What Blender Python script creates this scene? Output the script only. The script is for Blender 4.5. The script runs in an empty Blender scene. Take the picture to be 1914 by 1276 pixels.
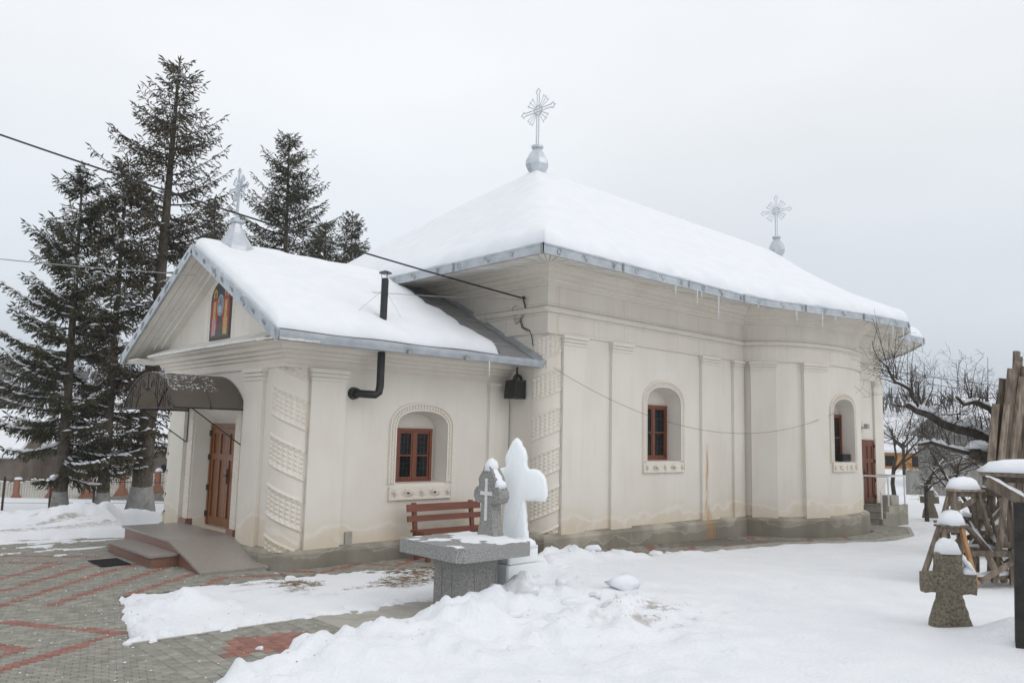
import bpy, bmesh, math, random
import numpy as np
from mathutils import Matrix, Vector
rnd = random.Random(7)
nrs = np.random.RandomState(11)
SC = bpy.context.scene
COL = SC.collection
# ------------------------------------------------------------------ camera
cam_d = bpy.data.cameras.new("camera")
cam = bpy.data.objects.new("camera", cam_d)
COL.objects.link(cam)
right = Vector((0.72942, -0.68367, 0.02309)); up = Vector((-0.09771, -0.07071, 0.99270)); fwd = Vector((0.67705, 0.72635, 0.11838))
M = Matrix.Identity(4)
for i in range(3):
    M[i][0] = right[i]; M[i][1] = up[i]; M[i][2] = -fwd[i]
M[2][3] = 2.0
cam.matrix_world = M
cam_d.sensor_width = 36.0; cam_d.sensor_fit = 'HORIZONTAL'; cam_d.lens = 27.63
cam_d.clip_start = 0.1; cam_d.clip_end = 3000
SC.camera = cam
# ------------------------------------------------------------------ sky and light (overcast winter day)
SUN_EL, SUN_AZ = math.radians(38), math.radians(-75)     # azimuth measured from +X towards +Y
w = bpy.data.worlds.new("World"); SC.world = w; w.use_nodes = True
nt = w.node_tree; nt.nodes.clear()
def N(t, **k):
    n = nt.nodes.new(t)
    for a, b in k.items(): setattr(n, a, b)
    return n
sky = N('ShaderNodeTexSky', sky_type='NISHITA', sun_disc=False, sun_elevation=SUN_EL, sun_rotation=math.radians(90) - SUN_AZ, dust_density=4.0, air_density=1.5)
tc = N('ShaderNodeTexCoord'); sep = N('ShaderNodeSeparateXYZ'); nt.links.new(tc.outputs['Generated'], sep.inputs[0])
ramp = N('ShaderNodeValToRGB'); nt.links.new(sep.outputs['Z'], ramp.inputs[0])
cr = ramp.color_ramp; cr.interpolation = 'B_SPLINE'
cr.elements[0].position = 0.0; cr.elements[0].color = (0.56, 0.63, 0.72, 1)
cr.elements[1].position = 1.0; cr.elements[1].color = (0.89, 0.91, 0.93, 1)
e = cr.elements.new(0.14); e.color = (0.71, 0.77, 0.84, 1)
e = cr.elements.new(0.45); e.color = (0.93, 0.95, 0.975, 1)
nz = N('ShaderNodeTexNoise'); nz.inputs['Scale'].default_value = 1.6; nz.inputs['Detail'].default_value = 3
mp = N('ShaderNodeMapping'); mp.inputs['Scale'].default_value = (1, 1, 2.5)
nt.links.new(tc.outputs['Generated'], mp.inputs[0]); nt.links.new(mp.outputs[0], nz.inputs['Vector'])
mr = N('ShaderNodeMapRange'); mr.inputs['From Min'].default_value = 0.3; mr.inputs['From Max'].default_value = 0.7
mr.inputs['To Min'].default_value = 0.93; mr.inputs['To Max'].default_value = 1.05
nt.links.new(nz.outputs[0], mr.inputs[0])
cl = N('ShaderNodeVectorMath', operation='SCALE'); nt.links.new(ramp.outputs[0], cl.inputs[0]); nt.links.new(mr.outputs[0], cl.inputs['Scale'])
b1 = N('ShaderNodeBackground'); nt.links.new(cl.outputs[0], b1.inputs[0]); b1.inputs[1].default_value = 1.0
b2 = N('ShaderNodeBackground'); nt.links.new(sky.outputs[0], b2.inputs[0]); b2.inputs[1].default_value = 0.05
mx = N('ShaderNodeMixShader'); mx.inputs[0].default_value = 0.08
nt.links.new(b1.outputs[0], mx.inputs[1]); nt.links.new(b2.outputs[0], mx.inputs[2])
ow = N('ShaderNodeOutputWorld'); nt.links.new(mx.outputs[0], ow.inputs[0])
sd_ = bpy.data.lights.new("sun", 'SUN'); sd_.energy = 0.5; sd_.angle = math.radians(50); sd_.color = (1.0, 0.97, 0.93)
sun = bpy.data.objects.new("sun", sd_); COL.objects.link(sun)
sv = Vector((math.cos(SUN_AZ) * math.cos(SUN_EL), math.sin(SUN_AZ) * math.cos(SUN_EL), math.sin(SUN_EL)))
sun.rotation_euler = sv.to_track_quat('Z', 'Y').to_euler(); sun.location = (0, 0, 30)
SC.view_settings.view_transform = 'Standard'; SC.view_settings.look = 'None'
SC.view_settings.exposure = 0.20; SC.view_settings.gamma = 1.0
# ------------------------------------------------------------------ materials
def newmat(name):
    m = bpy.data.materials.new(name); m.use_nodes = True
    t = m.node_tree; b = t.nodes['Principled BSDF']
    return m, t, b
def pmat(name, c1, c2=None, scale=6.0, rough=0.7, bump=0.0, bscale=None, metal=0.0, detail=6, stretch=(1, 1, 1), lo=0.35, hi=0.65, vary=0.0, spec=0.5, dist=0.02):
    """noise-mixed two-colour surface with fine relief; vary = brightness change from piece to piece"""
    m, t, b = newmat(name)
    tcn = t.nodes.new('ShaderNodeTexCoord'); mpn = t.nodes.new('ShaderNodeMapping'); mpn.inputs['Scale'].default_value = stretch
    t.links.new(tcn.outputs['Object'], mpn.inputs[0])
    nz = t.nodes.new('ShaderNodeTexNoise'); nz.inputs['Scale'].default_value = scale; nz.inputs['Detail'].default_value = detail
    t.links.new(mpn.outputs[0], nz.inputs['Vector'])
    rp = t.nodes.new('ShaderNodeValToRGB'); rp.color_ramp.elements[0].position = lo; rp.color_ramp.elements[1].position = hi
    rp.color_ramp.elements[0].color = (*c1, 1); rp.color_ramp.elements[1].color = (*(c2 or c1), 1)
    t.links.new(nz.outputs[0], rp.inputs[0])
    out = rp.outputs[0]
    if vary:
        oi = t.nodes.new('ShaderNodeObjectInfo'); gi = t.nodes.new('ShaderNodeNewGeometry')
        ad = t.nodes.new('ShaderNodeMath'); ad.operation = 'ADD'; t.links.new(oi.outputs['Random'], ad.inputs[0]); t.links.new(gi.outputs['Random Per Island'], ad.inputs[1])
        fr = t.nodes.new('ShaderNodeMath'); fr.operation = 'FRACT'; t.links.new(ad.outputs[0], fr.inputs[0])
        mrn = t.nodes.new('ShaderNodeMapRange'); mrn.inputs['To Min'].default_value = 1 - vary; mrn.inputs['To Max'].default_value = 1 + vary
        t.links.new(fr.outputs[0], mrn.inputs[0])
        sc = t.nodes.new('ShaderNodeVectorMath'); sc.operation = 'SCALE'; t.links.new(out, sc.inputs[0]); t.links.new(mrn.outputs[0], sc.inputs['Scale'])
        out = sc.outputs[0]
    t.links.new(out, b.inputs['Base Color'])
    b.inputs['Roughness'].default_value = rough; b.inputs['Metallic'].default_value = metal
    b.inputs['Specular IOR Level'].default_value = spec
    if bump:
        n2 = t.nodes.new('ShaderNodeTexNoise'); n2.inputs['Scale'].default_value = bscale or scale * 4; n2.inputs['Detail'].default_value = 5
        t.links.new(mpn.outputs[0], n2.inputs['Vector'])
        bp = t.nodes.new('ShaderNodeBump'); bp.inputs['Strength'].default_value = bump; bp.inputs['Distance'].default_value = dist
        t.links.new(n2.outputs[0], bp.inputs['Height']); t.links.new(bp.outputs[0], b.inputs['Normal'])
    return m
MAT = {}
def wall_mat(name, base, base2, stain, z_hi, rust=True, bump=0.25, flakes=True):
    """lime plaster: faint vertical streaks, damp yellow tide line with a ragged edge near the ground, one rust run"""
    m, t, b = newmat(name); L = t.links.new
    def nd(ty, **k):
        n = t.nodes.new(ty)
        for a, v in k.items(): setattr(n, a, v)
        return n
    def math_(op, a, bb=None, clamp=False):
        n = nd('ShaderNodeMath', operation=op, use_clamp=clamp)
        for i, q in enumerate((a, bb)):
            if q is None: continue
            if isinstance(q, (int, float)): n.inputs[i].default_value = q
            else: L(q, n.inputs[i])
        return n.outputs[0]
    geo = nd('ShaderNodeNewGeometry'); sp = nd('ShaderNodeSeparateXYZ'); L(geo.outputs['Position'], sp.inputs[0])
    def noise(scale, stretch=(1, 1, 1), det=5):
        mp = nd('ShaderNodeMapping'); mp.inputs['Scale'].default_value = stretch; L(geo.outputs['Position'], mp.inputs[0])
        n = nd('ShaderNodeTexNoise'); n.inputs['Scale'].default_value = scale; n.inputs['Detail'].default_value = det; L(mp.outputs[0], n.inputs['Vector']); return n.outputs[0]
    def mix(f, a, c):
        n = nd('ShaderNodeMix', data_type='RGBA'); L(f, n.inputs[0])
        for i, q in ((6, a), (7, c)):
            if isinstance(q, tuple): n.inputs[i].default_value = (*q, 1)
            else: L(q, n.inputs[i])
        return n.outputs[2]
    def step(v, lo, hi):
        n = nd('ShaderNodeMapRange', interpolation_type='SMOOTHSTEP'); n.inputs['From Min'].default_value = lo; n.inputs['From Max'].default_value = hi; L(v, n.inputs[0]); return n.outputs[0]
    c = mix(step(noise(1.3, (1, 1, 0.5)), 0.35, 0.7), base, base2)
    streak = step(noise(3.0, (3, 3, 0.25)), 0.52, 0.75)
    c = mix(math_('MULTIPLY', streak, 0.18), c, stain)
    zed = sp.outputs['Z']
    tide = math_('ADD', zed, math_('MULTIPLY', math_('SUBTRACT', noise(1.1), 0.5), 0.9))
    f = math_('SUBTRACT', 1.0, step(tide, z_hi * 0.35, z_hi))
    c = mix(math_('MULTIPLY', f, 0.6), c, stain)
    ring = math_('MULTIPLY', step(tide, z_hi * 0.60, z_hi * 0.66), math_('SUBTRACT', 1.0, step(tide, z_hi * 0.66, z_hi * 0.74)))
    c = mix(math_('MULTIPLY', ring, 0.45 if flakes else 0.2), c, (0.83, 0.80, 0.75))
    drip = math_('MULTIPLY', step(noise(2.2, (5, 5, 0.12)), 0.60, 0.72), step(zed, 2.2, 4.2)); c = mix(math_('MULTIPLY', drip, 0.30), c, (0.50, 0.42, 0.30))
    flake = math_('MULTIPLY', step(noise(4.0), 0.57, 0.62), math_('SUBTRACT', 1.0, step(zed, 0.3, 0.75)))
    c = mix(math_('MULTIPLY', flake, 0.35 if flakes else 0.0), c, (0.78, 0.75, 0.70))
    if rust:
        dx = math_('ABSOLUTE', math_('ADD', math_('SUBTRACT', sp.outputs['X'], 14.98), math_('MULTIPLY', math_('SUBTRACT', noise(2.5), 0.5), 0.16)))
        wdt = math_('ADD', 0.085, math_('MULTIPLY', math_('SUBTRACT', 1.0, step(zed, 0.2, 0.75)), 0.16))
        rf = math_('SUBTRACT', 1.0, math_('DIVIDE', dx, wdt), True)
        rf = math_('MULTIPLY', rf, math_('SUBTRACT', 1.0, step(zed, 1.7, 2.02)))
        rf = math_('MULTIPLY', rf, math_('SUBTRACT', 1.0, step(sp.outputs['Y'], 9.9, 10.0)))
        rf = math_('MULTIPLY', rf, step(noise(5.0, (4, 4, 0.5)), 0.30, 0.62))
        c = mix(math_('MULTIPLY', rf, 0.95, True), c, (0.50, 0.26, 0.10))
    L(c, b.inputs['Base Color']); b.inputs['Roughness'].default_value = 0.85; b.inputs['Specular IOR Level'].default_value = 0.25
    n2 = noise(28, det=6); n3 = noise(4, det=2)
    hsum = math_('ADD', n2, math_('MULTIPLY', n3, 2.0))
    bp = nd('ShaderNodeBump'); bp.inputs['Strength'].default_value = bump; bp.inputs['Distance'].default_value = 0.012
    L(hsum, bp.inputs['Height']); L(bp.outputs[0], b.inputs['Normal'])
    return m
MAT['plaster'] = wall_mat('plaster', (0.75, 0.71, 0.645), (0.70, 0.655, 0.585), (0.64, 0.53, 0.38), 0.85)
MAT['trim'] = wall_mat('trim', (0.75, 0.70, 0.625), (0.70, 0.645, 0.57), (0.62, 0.53, 0.39), 0.7)
MAT['plinth'] = wall_mat('plinth', (0.24, 0.22, 0.18), (0.48, 0.44, 0.37), (0.20, 0.185, 0.145), 0.25, bump=0.6, flakes=False)
MAT['snow'] = pmat('snow', (0.80, 0.82, 0.855), (0.845, 0.86, 0.885), 3.0, 0.65, 0.25, 14, spec=0.3)
MAT['galv'] = pmat('galvanised_sheet', (0.40, 0.43, 0.46), (0.52, 0.55, 0.58), 5, 0.42, 0.05, 20, metal=0.55, vary=0.06)
MAT['galv_dark'] = pmat('weathered_sheet', (0.30, 0.305, 0.305), (0.38, 0.385, 0.385), 4, 0.5, 0.05, 20, metal=0.2, vary=0.1)
MAT['silver'] = pmat('silver_paint', (0.50, 0.53, 0.57), (0.60, 0.63, 0.66), 6, 0.38, metal=0.6, vary=0.05)
MAT['soffit'] = pmat('painted_boards', (0.80, 0.77, 0.71), (0.70, 0.67, 0.61), 2.2, 0.75, 0.15, 20, stretch=(1, 1, 1), vary=0.08)
MAT['pentboard'] = pmat('flaking_white_sheet', (0.74, 0.73, 0.70), (0.62, 0.61, 0.58), 6, 0.6, 0.1, 25, lo=0.5, hi=0.72, vary=0.04)
MAT['wood_red'] = pmat('varnished_red_wood', (0.125, 0.036, 0.015), (0.185, 0.055, 0.022), 5, 0.42, 0.1, 40, stretch=(6, 6, 0.8), vary=0.08)
MAT['wood_door'] = pmat('varnished_door_wood', (0.18, 0.066, 0.022), (0.25, 0.098, 0.034), 5, 0.38, 0.08, 40, stretch=(8, 8, 0.6), vary=0.05)
MAT['bench'] = pmat('bench_wood', (0.15, 0.046, 0.026), (0.20, 0.064, 0.036), 4, 0.5, 0.1, 30, stretch=(0.6, 6, 6), vary=0.08)
MAT['black'] = pmat('black_enamel', (0.012, 0.012, 0.013), (0.022, 0.022, 0.024), 8, 0.42, 0.05, 30)
MAT['iron'] = pmat('wrought_iron', (0.015, 0.014, 0.014), (0.03, 0.027, 0.025), 12, 0.55)
MAT['painted_shade'] = pmat('painted_interior_shade', (0.012, 0.012, 0.013), None, 5, 0.9)  # near-black colour stands in for the shade of unlit interiors
MAT['grille'] = pmat('window_grille', (0.62, 0.63, 0.64), None, 5, 0.6)
MAT['granite'] = pmat('pinkish_granite', (0.25, 0.22, 0.20), (0.36, 0.325, 0.30), 70, 0.35, 0.05, 60, lo=0.4, hi=0.6)
MAT['granite_red'] = pmat('red_granite_riser', (0.19, 0.095, 0.07), (0.27, 0.15, 0.115), 60, 0.35, lo=0.4, hi=0.6)
MAT['terrazzo'] = pmat('grey_terrazzo', (0.17, 0.17, 0.165), (0.40, 0.40, 0.385), 95, 0.6, 0.2, 70, lo=0.42, hi=0.6)
MAT['terrazzo2'] = pmat('worn_grey_stone', (0.20, 0.195, 0.185), (0.33, 0.325, 0.31), 60, 0.75, 0.3, 60, lo=0.4, hi=0.62)
MAT['whitestone'] = pmat('white_inlay', (0.70, 0.71, 0.71), (0.62, 0.63, 0.63), 12, 0.7, 0.1, 40)
MAT['oldstone'] = pmat('pitted_brown_stone', (0.085, 0.070, 0.048), (0.235, 0.20, 0.145), 38, 0.9, 1.0, 38, lo=0.30, hi=0.62, dist=0.03)
MAT['concrete'] = pmat('concrete_slab', (0.34, 0.32, 0.28), (0.42, 0.40, 0.36), 5, 0.85, 0.2, 40)
MAT['paver'] = pmat('grey_paver', (0.235, 0.228, 0.195), (0.31, 0.30, 0.26), 9, 0.8, 0.35, 70, vary=0.16)
MAT['paver_red'] = pmat('red_paver', (0.25, 0.115, 0.092), (0.32, 0.160, 0.125), 9, 0.8, 0.35, 70, vary=0.16)
MAT['sand'] = pmat('joint_sand', (0.13, 0.12, 0.10), (0.20, 0.18, 0.15), 20, 0.95)
MAT['rubber'] = pmat('rubber_mat', (0.010, 0.010, 0.011), (0.02, 0.02, 0.02), 50, 0.8, 0.5, 80)
MAT['bark'] = pmat('spruce_bark', (0.075, 0.060, 0.045), (0.15, 0.125, 0.10), 9, 0.95, 0.8, 25, stretch=(2, 2, 0.6), dist=0.03)
MAT['bark_dark'] = pmat('dark_bark', (0.040, 0.032, 0.027), (0.085, 0.070, 0.058), 10, 0.95, 0.7, 30)
MAT['limewash'] = pmat('limewashed_bark', (0.34, 0.33, 0.315), (0.20, 0.185, 0.17), 7, 0.95, 0.7, 25, lo=0.45, hi=0.75)
MAT['needle'] = pmat('spruce_needles', (0.045, 0.050, 0.029), (0.100, 0.094, 0.056), 1.2, 0.75, spec=0.2, vary=0.35)
MAT['needle_brown'] = pmat('brownish_spruce_needles', (0.064, 0.057, 0.037), (0.125, 0.102, 0.068), 1.2, 0.8, spec=0.2, vary=0.35)
MAT['oldwood'] = pmat('weathered_timber', (0.13, 0.10, 0.075), (0.27, 0.22, 0.17), 4, 0.9, 0.5, 30, stretch=(5, 5, 1), vary=0.42)
MAT['freshwood'] = pmat('newer_timber', (0.36, 0.19, 0.08), (0.45, 0.26, 0.12), 6, 0.85, 0.3, 30)
MAT['darkwood'] = pmat('dark_timber', (0.014, 0.013, 0.013), (0.03, 0.027, 0.025), 6, 0.8, 0.4, 30)
MAT['picket'] = pmat('white_concrete_fence', (0.62, 0.59, 0.53), (0.54, 0.51, 0.45), 3, 0.85)
MAT['fence_post'] = pmat('brown_painted_concrete', (0.27, 0.105, 0.055), (0.33, 0.14, 0.08), 5, 0.85)
MAT['rust'] = pmat('rusty_steel', (0.055, 0.025, 0.02), (0.09, 0.04, 0.03), 12, 0.8)
MAT['rail_white'] = pmat('white_rail_paint', (0.72, 0.73, 0.73), (0.64, 0.65, 0.65), 8, 0.5)
MAT['cable'] = pmat('black_cable', (0.012, 0.012, 0.012), None, 5, 0.6)
MAT['wire_grey'] = pmat('grey_wire', (0.30, 0.30, 0.27), None, 5, 0.6)
MAT['copper'] = pmat('copper_wire', (0.30, 0.16, 0.09), None, 5, 0.5)
MAT['shed'] = pmat('grey_shed_boards', (0.22, 0.215, 0.20), (0.30, 0.29, 0.27), 2, 0.9, stretch=(4, 4, 0.4), vary=0.12)
MAT['barn'] = pmat('dark_barn_boards', (0.045, 0.045, 0.05), (0.07, 0.068, 0.07), 2, 0.9)
MAT['house_tan'] = pmat('tan_render', (0.20, 0.165, 0.135), (0.13, 0.105, 0.085), 1.5, 0.9)
MAT['house_orange'] = pmat('orange_render', (0.55, 0.27, 0.09), (0.47, 0.24, 0.09), 1.5, 0.9)
MAT['house_yellow'] = pmat('yellow_render', (0.55, 0.42, 0.20), None, 1.5, 0.9)
MAT['rubble'] = pmat('rubble_wall', (0.17, 0.155, 0.13), (0.30, 0.28, 0.25), 9, 0.95, 0.6, 14)
MAT['grass_dry'] = pmat('dry_grass', (0.16, 0.105, 0.052), (0.28, 0.20, 0.11), 9, 0.9, vary=0.25)
def glass_mat(name, tint, rough, alpha):
    m, t, b = newmat(name)
    b.inputs['Base Color'].default_value = (*tint, 1); b.inputs['Roughness'].default_value = rough
    tr = t.nodes.new('ShaderNodeBsdfTransparent'); tr.inputs[0].default_value = (*[min(1, 0.55 + q) for q in tint], 1)
    ms = t.nodes.new('ShaderNodeMixShader'); ms.inputs[0].default_value = alpha
    t.links.new(tr.outputs[0], ms.inputs[1]); t.links.new(b.outputs[0], ms.inputs[2])
    t.links.new(ms.outputs[0], t.nodes['Material Output'].inputs[0])
    return m
MAT['pane'] = glass_mat('window_glass', (0.03, 0.035, 0.04), 0.04, 0.28)
def poly_mat():
    m, t, b = newmat('bronze_polycarbonate')
    b.inputs['Base Color'].default_value = (0.17, 0.155, 0.14, 1); b.inputs['Roughness'].default_value = 0.25
    tl = t.nodes.new('ShaderNodeBsdfTranslucent'); tl.inputs[0].default_value = (0.55, 0.50, 0.44, 1)
    ms = t.nodes.new('ShaderNodeMixShader'); ms.inputs[0].default_value = 0.6
    t.links.new(b.outputs[0], ms.inputs[1]); t.links.new(tl.outputs[0], ms.inputs[2])
    t.links.new(ms.outputs[0], t.nodes['Material Output'].inputs[0])
    return m
MAT['poly'] = poly_mat()
def ice_mat():
    m, t, b = newmat('carved_ice')
    b.inputs['Base Color'].default_value = (0.84, 0.87, 0.885, 1); b.inputs['Roughness'].default_value = 0.4
    b.inputs['Subsurface Weight'].default_value = 0.5; b.inputs['Subsurface Radius'].default_value = (0.10, 0.12, 0.14); b.inputs['Subsurface Scale'].default_value = 0.5
    g = t.nodes.new('ShaderNodeTexNoise'); g.inputs['Scale'].default_value = 14
    bp = t.nodes.new('ShaderNodeBump'); bp.inputs['Strength'].default_value = 0.25; bp.inputs['Distance'].default_value = 0.02
    t.links.new(g.outputs[0], bp.inputs['Height']); t.links.new(bp.outputs[0], b.inputs['Normal'])
    return m
MAT['ice'] = ice_mat()
def clear_ice():
    m, t, b = newmat('clear_icicle')
    b.inputs['Base Color'].default_value = (0.85, 0.90, 0.94, 1); b.inputs['Roughness'].default_value = 0.15
    tr = t.nodes.new('ShaderNodeBsdfTransparent')
    ms = t.nodes.new('ShaderNodeMixShader'); ms.inputs[0].default_value = 0.6
    t.links.new(tr.outputs[0], ms.inputs[1]); t.links.new(b.outputs[0], ms.inputs[2]); t.links.new(ms.outputs[0], t.nodes['Material Output'].inputs[0])
    return m
MAT['icicle'] = clear_ice()
# ------------------------------------------------------------------ mesh helpers
WL = {}
def wloc(o): return WL.get(o.name, Vector((0, 0, 0))) if o else Vector((0, 0, 0))
def props(o, label=None, cat=None, group=None, kind=None):
    if label: o['label'] = label
    if cat: o['category'] = cat
    if group: o['group'] = group
    if kind: o['kind'] = kind
    return o
def thing(name, loc, label, cat, group=None):
    o = bpy.data.objects.new(name, None); COL.objects.link(o); o.location = loc; o.empty_display_size = 0.2
    WL[o.name] = Vector(loc)
    return props(o, label, cat, group)
def link_mesh(me, name, mat, parent=None, origin=None, smooth=False):
    o = bpy.data.objects.new(name, me); COL.objects.link(o)
    if mat is not None:
        for m in (mat if isinstance(mat, (list, tuple)) else [mat]): me.materials.append(MAT[m] if isinstance(m, str) else m)
    if parent is not None:
        o.parent = parent; WL[o.name] = wloc(parent)
    elif origin is not None:
        o.location = origin; WL[o.name] = Vector(origin)
    if smooth:
        me.polygons.foreach_set('use_smooth', np.ones(len(me.polygons), bool))
    return o
class MB:
    def __init__(s): s.v = []; s.f = []; s.mi = []; s.cur = 0
    def add(s, vs, fs):
        n = len(s.v); s.v.extend([tuple(map(float, q)) for q in vs])
        s.f.extend([tuple(i + n for i in q) for q in fs]); s.mi.extend([s.cur] * len(fs)); return s
    def box(s, x0, y0, z0, x1, y1, z1):
        return s.add([(x0, y0, z0), (x1, y0, z0), (x1, y1, z0), (x0, y1, z0), (x0, y0, z1), (x1, y0, z1), (x1, y1, z1), (x0, y1, z1)],
                     [(0, 3, 2, 1), (4, 5, 6, 7), (0, 1, 5, 4), (1, 2, 6, 5), (2, 3, 7, 6), (3, 0, 4, 7)])
    def beam(s, p, q, w, h, upv=(0, 0, 1), taper=1.0):
        p = Vector(p); q = Vector(q); d = (q - p).normalized(); u = Vector(upv)
        if abs(d.dot(u)) > 0.97: u = Vector((1, 0, 0))
        sd = d.cross(u).normalized(); u = sd.cross(d).normalized(); vs = []
        for c, k in ((p, 1.0), (q, taper)):
            for a, b_ in ((-1, -1), (1, -1), (1, 1), (-1, 1)): vs.append(c + sd * (a * w * k / 2) + u * (b_ * h * k / 2))
        return s.add(vs, [(0, 1, 2, 3), (7, 6, 5, 4), (0, 4, 5, 1), (1, 5, 6, 2), (2, 6, 7, 3), (3, 7, 4, 0)])
    def tube(s, pts, r, n=8, caps=True):
        pts = [Vector(p) for p in pts]; k = len(pts)
        rr = r if isinstance(r, (list, tuple, np.ndarray)) else [r] * k
        vs = []; u = None
        for i in range(k):
            d = (pts[min(i + 1, k - 1)] - pts[max(i - 1, 0)]).normalized()
            if u is None:
                u = d.cross(Vector((0, 0, 1)) if abs(d.z) < 0.9 else Vector((1, 0, 0))).normalized()
            else:
                u = (u - d * u.dot(d)).normalized()
            v = d.cross(u)
            for j in range(n):
                a = 2 * math.pi * j / n; vs.append(pts[i] + (u * math.cos(a) + v * math.sin(a)) * rr[i])
        fs = [(i * n + j, i * n + (j + 1) % n, (i + 1) * n + (j + 1) % n, (i + 1) * n + j) for i in range(k - 1) for j in range(n)]
        if caps: fs += [tuple(range(n))[::-1], tuple((k - 1) * n + j for j in range(n))]
        return s.add(vs, fs)
    def lathe(s, prof, c, n=16, a0=0.0):
        vs = []; k = len(prof)
        for r, z in prof:
            for j in range(n):
                a = a0 + 2 * math.pi * j / n; vs.append((c[0] + r * math.cos(a), c[1] + r * math.sin(a), c[2] + z))
        fs = [(i * n + j, i * n + (j + 1) % n, (i + 1) * n + (j + 1) % n, (i + 1) * n + j) for i in range(k - 1) for j in range(n)]
        fs += [tuple(range(n))[::-1], tuple((k - 1) * n + j for j in range(n))]
        return s.add(vs, fs)
    def prism(s, poly, axis, a, b):
        """poly: 2D outline, extruded along axis ('x','y','z') from a to b"""
        def P3(p, t): return {'x': (t, p[0], p[1]), 'y': (p[0], t, p[1]), 'z': (p[0], p[1], t)}[axis]
        n = len(poly); vs = [P3(p, a) for p in poly] + [P3(p, b) for p in poly]
        fs = [tuple(range(n))[::-1], tuple(range(n, 2 * n))] + [(i, (i + 1) % n, n + (i + 1) % n, n + i) for i in range(n)]
        return s.add(vs, fs)
    def grid(s, A, close_u=False, close_v=False):
        A = np.asarray(A, float); n, m = A.shape[:2]
        fs = [(i * m + j, ((i + 1) % n) * m + j, ((i + 1) % n) * m + (j + 1) % m, i * m + (j + 1) % m)
              for i in range(n if close_u else n - 1) for j in range(m if close_v else m - 1)]
        return s.add(A.reshape(-1, 3), fs)
    def dome(s, c, sx, sy, h, rot=0.0, n=9, pw=3.0, jit=0.12, slope=(0, 0)):
        """a rounded cap of lying snow"""
        vs = []; ca, sa = math.cos(rot), math.sin(rot)
        for i in range(n):
            for j in range(n):
                u = -1 + 2 * i / (n - 1); v = -1 + 2 * j / (n - 1)
                r_ = max(abs(u), abs(v)); q_ = math.hypot(u, v); e_ = 1.0 if q_ < 1e-6 else r_ / q_; k_ = 0.35 + 0.65 * e_ if pw < 4 else 1.0; u *= k_; v *= k_
                hh = h * max(0.0, 1 - r_ ** (pw + 0.6)) ** 0.6 * (1 + rnd.uniform(-jit, jit))
                x = u * sx / 2 * (1 + rnd.uniform(-jit, jit) * 0.3); y = v * sy / 2 * (1 + rnd.uniform(-jit, jit) * 0.3)
                vs.append((c[0] + x * ca - y * sa, c[1] + x * sa + y * ca, c[2] + hh + x * slope[0] + y * slope[1]))
        nn = len(vs)
        bot = [vs[i * n + j] for i, j in [(i, 0) for i in range(n)] + [(n - 1, j) for j in range(1, n)] + [(i, n - 1) for i in range(n - 2, -1, -1)] + [(0, j) for j in range(n - 2, 0, -1)]]
        fs = [(i * n + j, (i + 1) * n + j, (i + 1) * n + j + 1, i * n + j + 1) for i in range(n - 1) for j in range(n - 1)]
        idx = [i * n for i in range(n)] + [(n - 1) * n + j for j in range(1, n)] + [i * n + n - 1 for i in range(n - 2, -1, -1)] + [j for j in range(n - 2, 0, -1)]
        fs.append(tuple(idx[::-1]))
        return s.add(vs, fs)
    def ridge(s, p, q, w, h, k=10, n=7, jit=0.18):
        """snow lying along a beam or branch"""
        p = Vector(p); q = Vector(q); d = (q - p).normalized(); sd = d.cross(Vector((0, 0, 1))).normalized(); A = []
        for i in range(k + 1):
            t = i / k; e = min(1.0, 4 * min(t, 1 - t) + 0.25); row = []; hh = h * e * (1 + rnd.uniform(-jit, jit)); ww = w * (0.6 + 0.4 * e) * (1 + rnd.uniform(-jit, jit) * 0.5)
            for j in range(n):
                a = math.pi * j / (n - 1); row.append(p + (q - p) * t + sd * (math.cos(a) * ww / 2) + Vector((0, 0, math.sin(a) * hh)))
            A.append(row)
        s.grid(A); b0 = len(s.v) - (k + 1) * n
        s.f.append(tuple(b0 + j for j in range(n))); s.mi.append(s.cur)
        s.f.append(tuple(b0 + k * n + j for j in range(n))[::-1]); s.mi.append(s.cur)
        for i in range(k):
            s.f.append((b0 + i * n, b0 + i * n + n - 1, b0 + (i + 1) * n + n - 1, b0 + (i + 1) * n)); s.mi.append(s.cur)
        return s
    def build(s, name, mat, parent=None, origin=None, smooth=False, label=None, cat=None, group=None, kind=None, sharp=None):
        off = wloc(parent) if parent is not None else Vector(origin or (0, 0, 0))
        me = bpy.data.meshes.new(name)
        me.from_pydata([(a - off.x, b - off.y, c - off.z) for a, b, c in s.v], [], s.f)
        if any(s.mi): me.polygons.foreach_set('material_index', s.mi)
        me.update()
        o = link_mesh(me, name, mat, parent, origin if parent is None else None, smooth)
        if sharp is not None: me.set_sharp_from_angle(angle=math.radians(sharp))
        return props(o, label, cat, group, kind)
def sweep(mb, path, prof, closed=False, normals=None):
    """profile (outward offset, z) carried along a plan path with mitred corners; outward = right-hand side of travel"""
    n = len(path); P_ = [Vector((p[0], p[1], 0)) for p in path]; A = []
    for i in range(n):
        if normals is not None: nn = Vector((*normals[i], 0)); k = 1.0
        else:
            a = P_[i] - P_[i - 1] if (i > 0 or closed) else P_[i + 1] - P_[i]
            b = P_[(i + 1) % n] - P_[i] if (i < n - 1 or closed) else a
            a.normalize(); b.normalize(); na = Vector((a.y, -a.x, 0)); nb = Vector((b.y, -b.x, 0)); nn = (na + nb).normalized(); k = 1 / max(0.35, nn.dot(na))
        A.append([(P_[i].x + nn.x * k * o_, P_[i].y + nn.y * k * o_, z) for o_, z in prof])
    mb.grid(A, close_u=closed); return mb
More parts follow.
